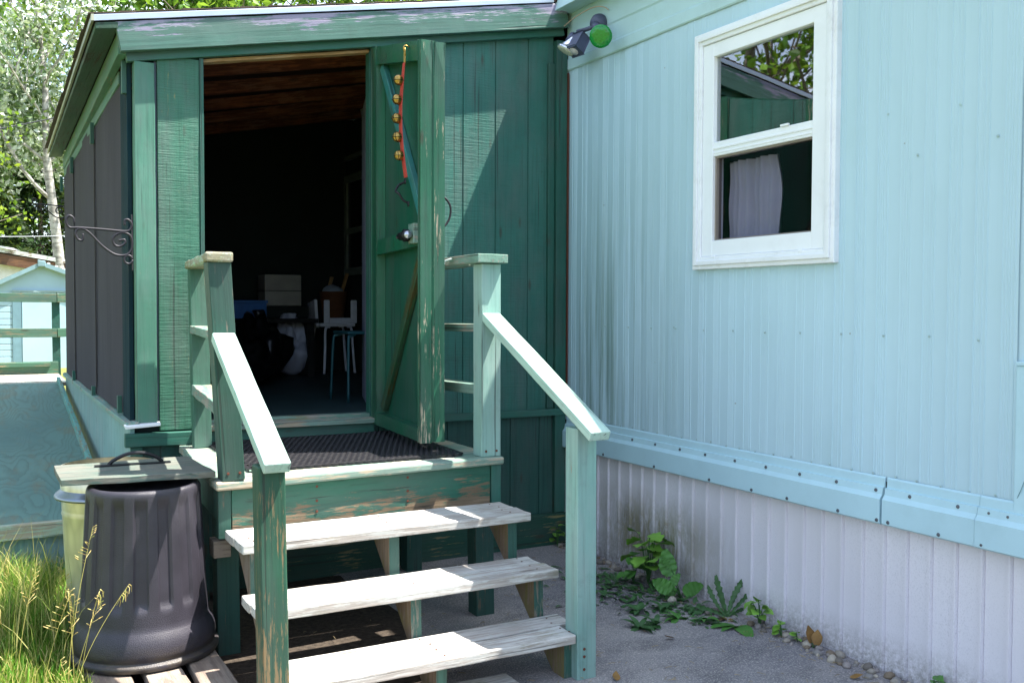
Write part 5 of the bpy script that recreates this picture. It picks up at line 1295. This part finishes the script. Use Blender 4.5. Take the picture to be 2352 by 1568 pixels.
for z_, ys_ in ((.5708,(3.62,3.68,3.75,3.81)),(.3808,(3.39,3.44,3.51,3.56)),(.1908,(3.14,3.20,3.27,3.33))):
    for x_ in (.875,1.435,1.975):
        for y_ in ys_:
            c = nail0.copy(); link(c, steps); c.matrix_basis = LOC[steps.name].inverted() @ Matrix.Translation((x_+rw.uniform(-.012,.012), y_+rw.uniform(-.008,.008), z_))
# ------------------------------------------------------------------ things inside the porch
FLZ = .862
chair = thing('plastic_chair', 'white plastic chair with cut-out back inside the dark porch', 'chair', (2.74,8.4,FLZ))
CW = flat('off_white_plastic', '#e2e6f0', .45)
b = bmesh.new(); box(b, 2.60, 2.93, 8.32, 8.62, 1.285, 1.315, .01); obj('seat', b, CW, chair)
b = bmesh.new()
for x0_, x1_ in ((2.635,2.690),(2.885,2.945)): box(b, x0_, x1_, 8.315, 8.335, 1.315, 1.525, .012)
box(b, 2.69, 2.885, 8.316, 8.334, 1.315, 1.365, .006); obj('backrest', b, CW, chair)
b = bmesh.new(); hexa(b, [(2.56,8.32,1.29),(2.59,8.32,1.29),(2.60,8.6,1.29),(2.57,8.6,1.29),(2.545,8.32,1.53),(2.575,8.32,1.53),(2.60,8.6,1.50),(2.57,8.6,1.50)], .008); obj('arm', b, CW, chair)
for (x, y, dx, dy_) in ((2.66,8.35,-.03,-.05),(2.63,8.58,-.05,.03),(2.90,8.35,.02,-.04),(2.90,8.58,.04,.03)):
    b = bmesh.new(); tube(b, smoothpath([(x+.04*(1 if dx < 0 else -1),y,1.283),(x,y,1.265),(x+dx*.4,y+dy_*.4,1.1),(x+dx,y+dy_,FLZ+.003)], 5), .012, 8); obj('leg', b, CW, chair, smooth=True)
bas = thing('wicker_basket', 'brown wicker basket standing on the white chair seat', 'basket', (2.77,8.47,1.317))
def wick():
    t = NT('wicker'); w = t.n('TexWave', wave_type='BANDS', bands_direction='Z'); w.inputs['Scale'].default_value = 30; w.inputs['Distortion'].default_value = 3; t.l(t.coord((1,1,1)), w.inputs['Vector'])
    return t.done(t.mix(w.outputs[0], H('#4a2c1c'), H('#8a5a3a')), .7, t.bump(w.outputs[0], .6, .01), .3)
b = bmesh.new(); lathe(b, [(.085,0),(.09,.02),(.125,.27),(.13,.285),(.12,.285)], (2.77,8.47,1.317), 32); obj('body', b, wick(), bas, smooth=True)
b = bmesh.new(); bmesh.ops.create_icosphere(b, subdivisions=3, radius=1.0, matrix=Matrix.Translation((2.76,8.45,1.60)) @ Matrix.Diagonal((.10,.08,.065,1)))
for v in b.verts: v.co += Vector((0,0,.018))*mnoise.noise(v.co*22)
o = obj('plastic_bag', b, flat('pale_blue_plastic', '#9aa6b4', .4), smooth=True, base=(2.76,8.45,1.6)); tag(o, 'pale crumpled plastic bag on top of the wicker basket', 'bag')
for nm, p0_, p1_, lab in (('wooden_stick',(2.74,8.55,1.56),(2.80,8.60,1.74),'wooden handle leaning up out of the basket at left'),('wooden_stick',(2.82,8.42,1.55),(2.90,8.46,1.77),'wooden handle slanting out of the basket at right')):
    o = beam(nm, M['pine'], None, p0_, p1_, .035, .015); tag(o, lab, 'handle')
stool = thing('stool', 'stool with thin teal metal legs just inside the open door', 'stool', (2.05,5.85,FLZ))
TL = flat('teal_metal', '#1c4a52', .4, .2)
b = bmesh.new(); box(b, 1.955, 2.22, 5.70, 6.0, 1.288, 1.306, .008); obj('seat', b, TL, stool)
for (x, y, sx_, sy_) in ((1.965,5.71,.03,.03),(1.95,5.96,.03,-.03),(2.20,5.71,-.03,.03),(2.20,5.96,-.03,-.03)):
    b = bmesh.new(); tube(b, smoothpath([(x+sx_*1.6,y+sy_*.6,1.285),(x+sx_*.5,y+sy_*.3,1.275),(x,y,1.24),(x-sx_*.35,y-sy_*.9,FLZ+.002)], 5), .009, 8); obj('leg', b, TL, stool, smooth=True)
bench = thing('wooden_bench', 'low dark wooden bench against the porch back wall', 'bench', (1.95,8.45,FLZ))
b = bmesh.new(); box(b, 1.35, 2.50, 8.05, 8.80, 1.325, 1.360, .004); obj('top', b, M['dark'], bench)
for x in (1.4, 2.45):
    b = bmesh.new(); box(b, x-.03, x+.03, 8.1, 8.75, FLZ, 1.324); obj('leg', b, M['dark'], bench)
o = obj('storage_box', box(bmesh.new(), 2.13, 2.455, 8.40, 8.65, 1.470, 1.745, .008), flat('cream_box', '#9a978f', .5), base=(2.21,8.5,1.47)); tag(o, 'cream storage box with a lid line, on the dark case at the back', 'box')
o['label'] = 'cream storage box standing on a dark case at the back of the porch'
b = bmesh.new(); box(b, 2.125, 2.46, 8.395, 8.655, 1.60, 1.606); bx_ = obj('lid_seam', b, M['dark'], o)
o = obj('dark_case', box(bmesh.new(), 2.08, 2.50, 8.32, 8.72, 1.362, 1.468, .01), M['interior'], base=(2.2,8.5,1.362)); tag(o, 'dark flat case under the cream storage box', 'case')
o = thing('crate', 'blue plastic crate on the dark bench', 'crate', (1.92,8.2,1.362)); BLU = flat('blue_plastic', '#1f5fa0', .45)
b = bmesh.new(); box(b, 1.76, 2.06, 8.07, 8.085, 1.362, 1.51, .002); box(b, 1.76, 2.06, 8.295, 8.31, 1.362, 1.51, .002); box(b, 1.76, 1.775, 8.0855, 8.2945, 1.362, 1.51); box(b, 2.045, 2.06, 8.0855, 8.2945, 1.362, 1.51); box(b, 1.776, 2.044, 8.086, 8.294, 1.363, 1.372); obj('body', b, BLU, o)
b = bmesh.new(); box(b, 1.75, 2.07, 8.06, 8.072, 1.49, 1.515, .004); obj('lip', b, BLU, o)
def bag(x, y, rx, ry, h, mat_, label, seed, tie=True):
    o = thing('bag', label, 'bag', (x, y, FLZ), 'bags on the porch floor'); b = bmesh.new(); bmesh.ops.create_icosphere(b, subdivisions=4, radius=1.0)
    for v in b.verts:
        c = v.co.copy(); r = 1+.34*mnoise.noise(c*1.8+Vector((seed,0,0)))+.16*abs(mnoise.noise(c*5+Vector((0,seed,0))))-.05*abs(mnoise.noise(c*11+Vector((seed,seed,0))))
        zz = (c.z+1)/2; taper = 1-.35*zz**2
        v.co = Vector((x+c.x*rx*r*taper, y+c.y*ry*r*taper, FLZ+.002+max(0, zz*h*r)))
    obj('body', b, mat_, o, smooth=True)
    if tie:
        b = bmesh.new(); lathe(b, [(.02,0),(.03,.03),(.05,.08),(.03,.085)], (x,y,FLZ+h*.98), 12, None, lambda a,z,r: 1+.25*math.sin(a*5)); obj('neck', b, mat_, o, smooth=True)
BB = flat('black_bag', '#0d0e10', .3, 0, .2, 10, bump=.6, bs=25); WB = flat('grey_white_bag', '#b4bacb', .5, 0, .1, 10, bump=.4, bs=25)
bag(1.62,7.3,.30,.30,.42,BB,'shiny black bag lying on the porch floor nearest the door',3); bag(1.90,7.7,.25,.28,.50,BB,'black bag slumped against the pale bag',8); bag(2.33,8.28,.17,.18,.47,WB,'pale grey bag full of rags beside the white chair',5)
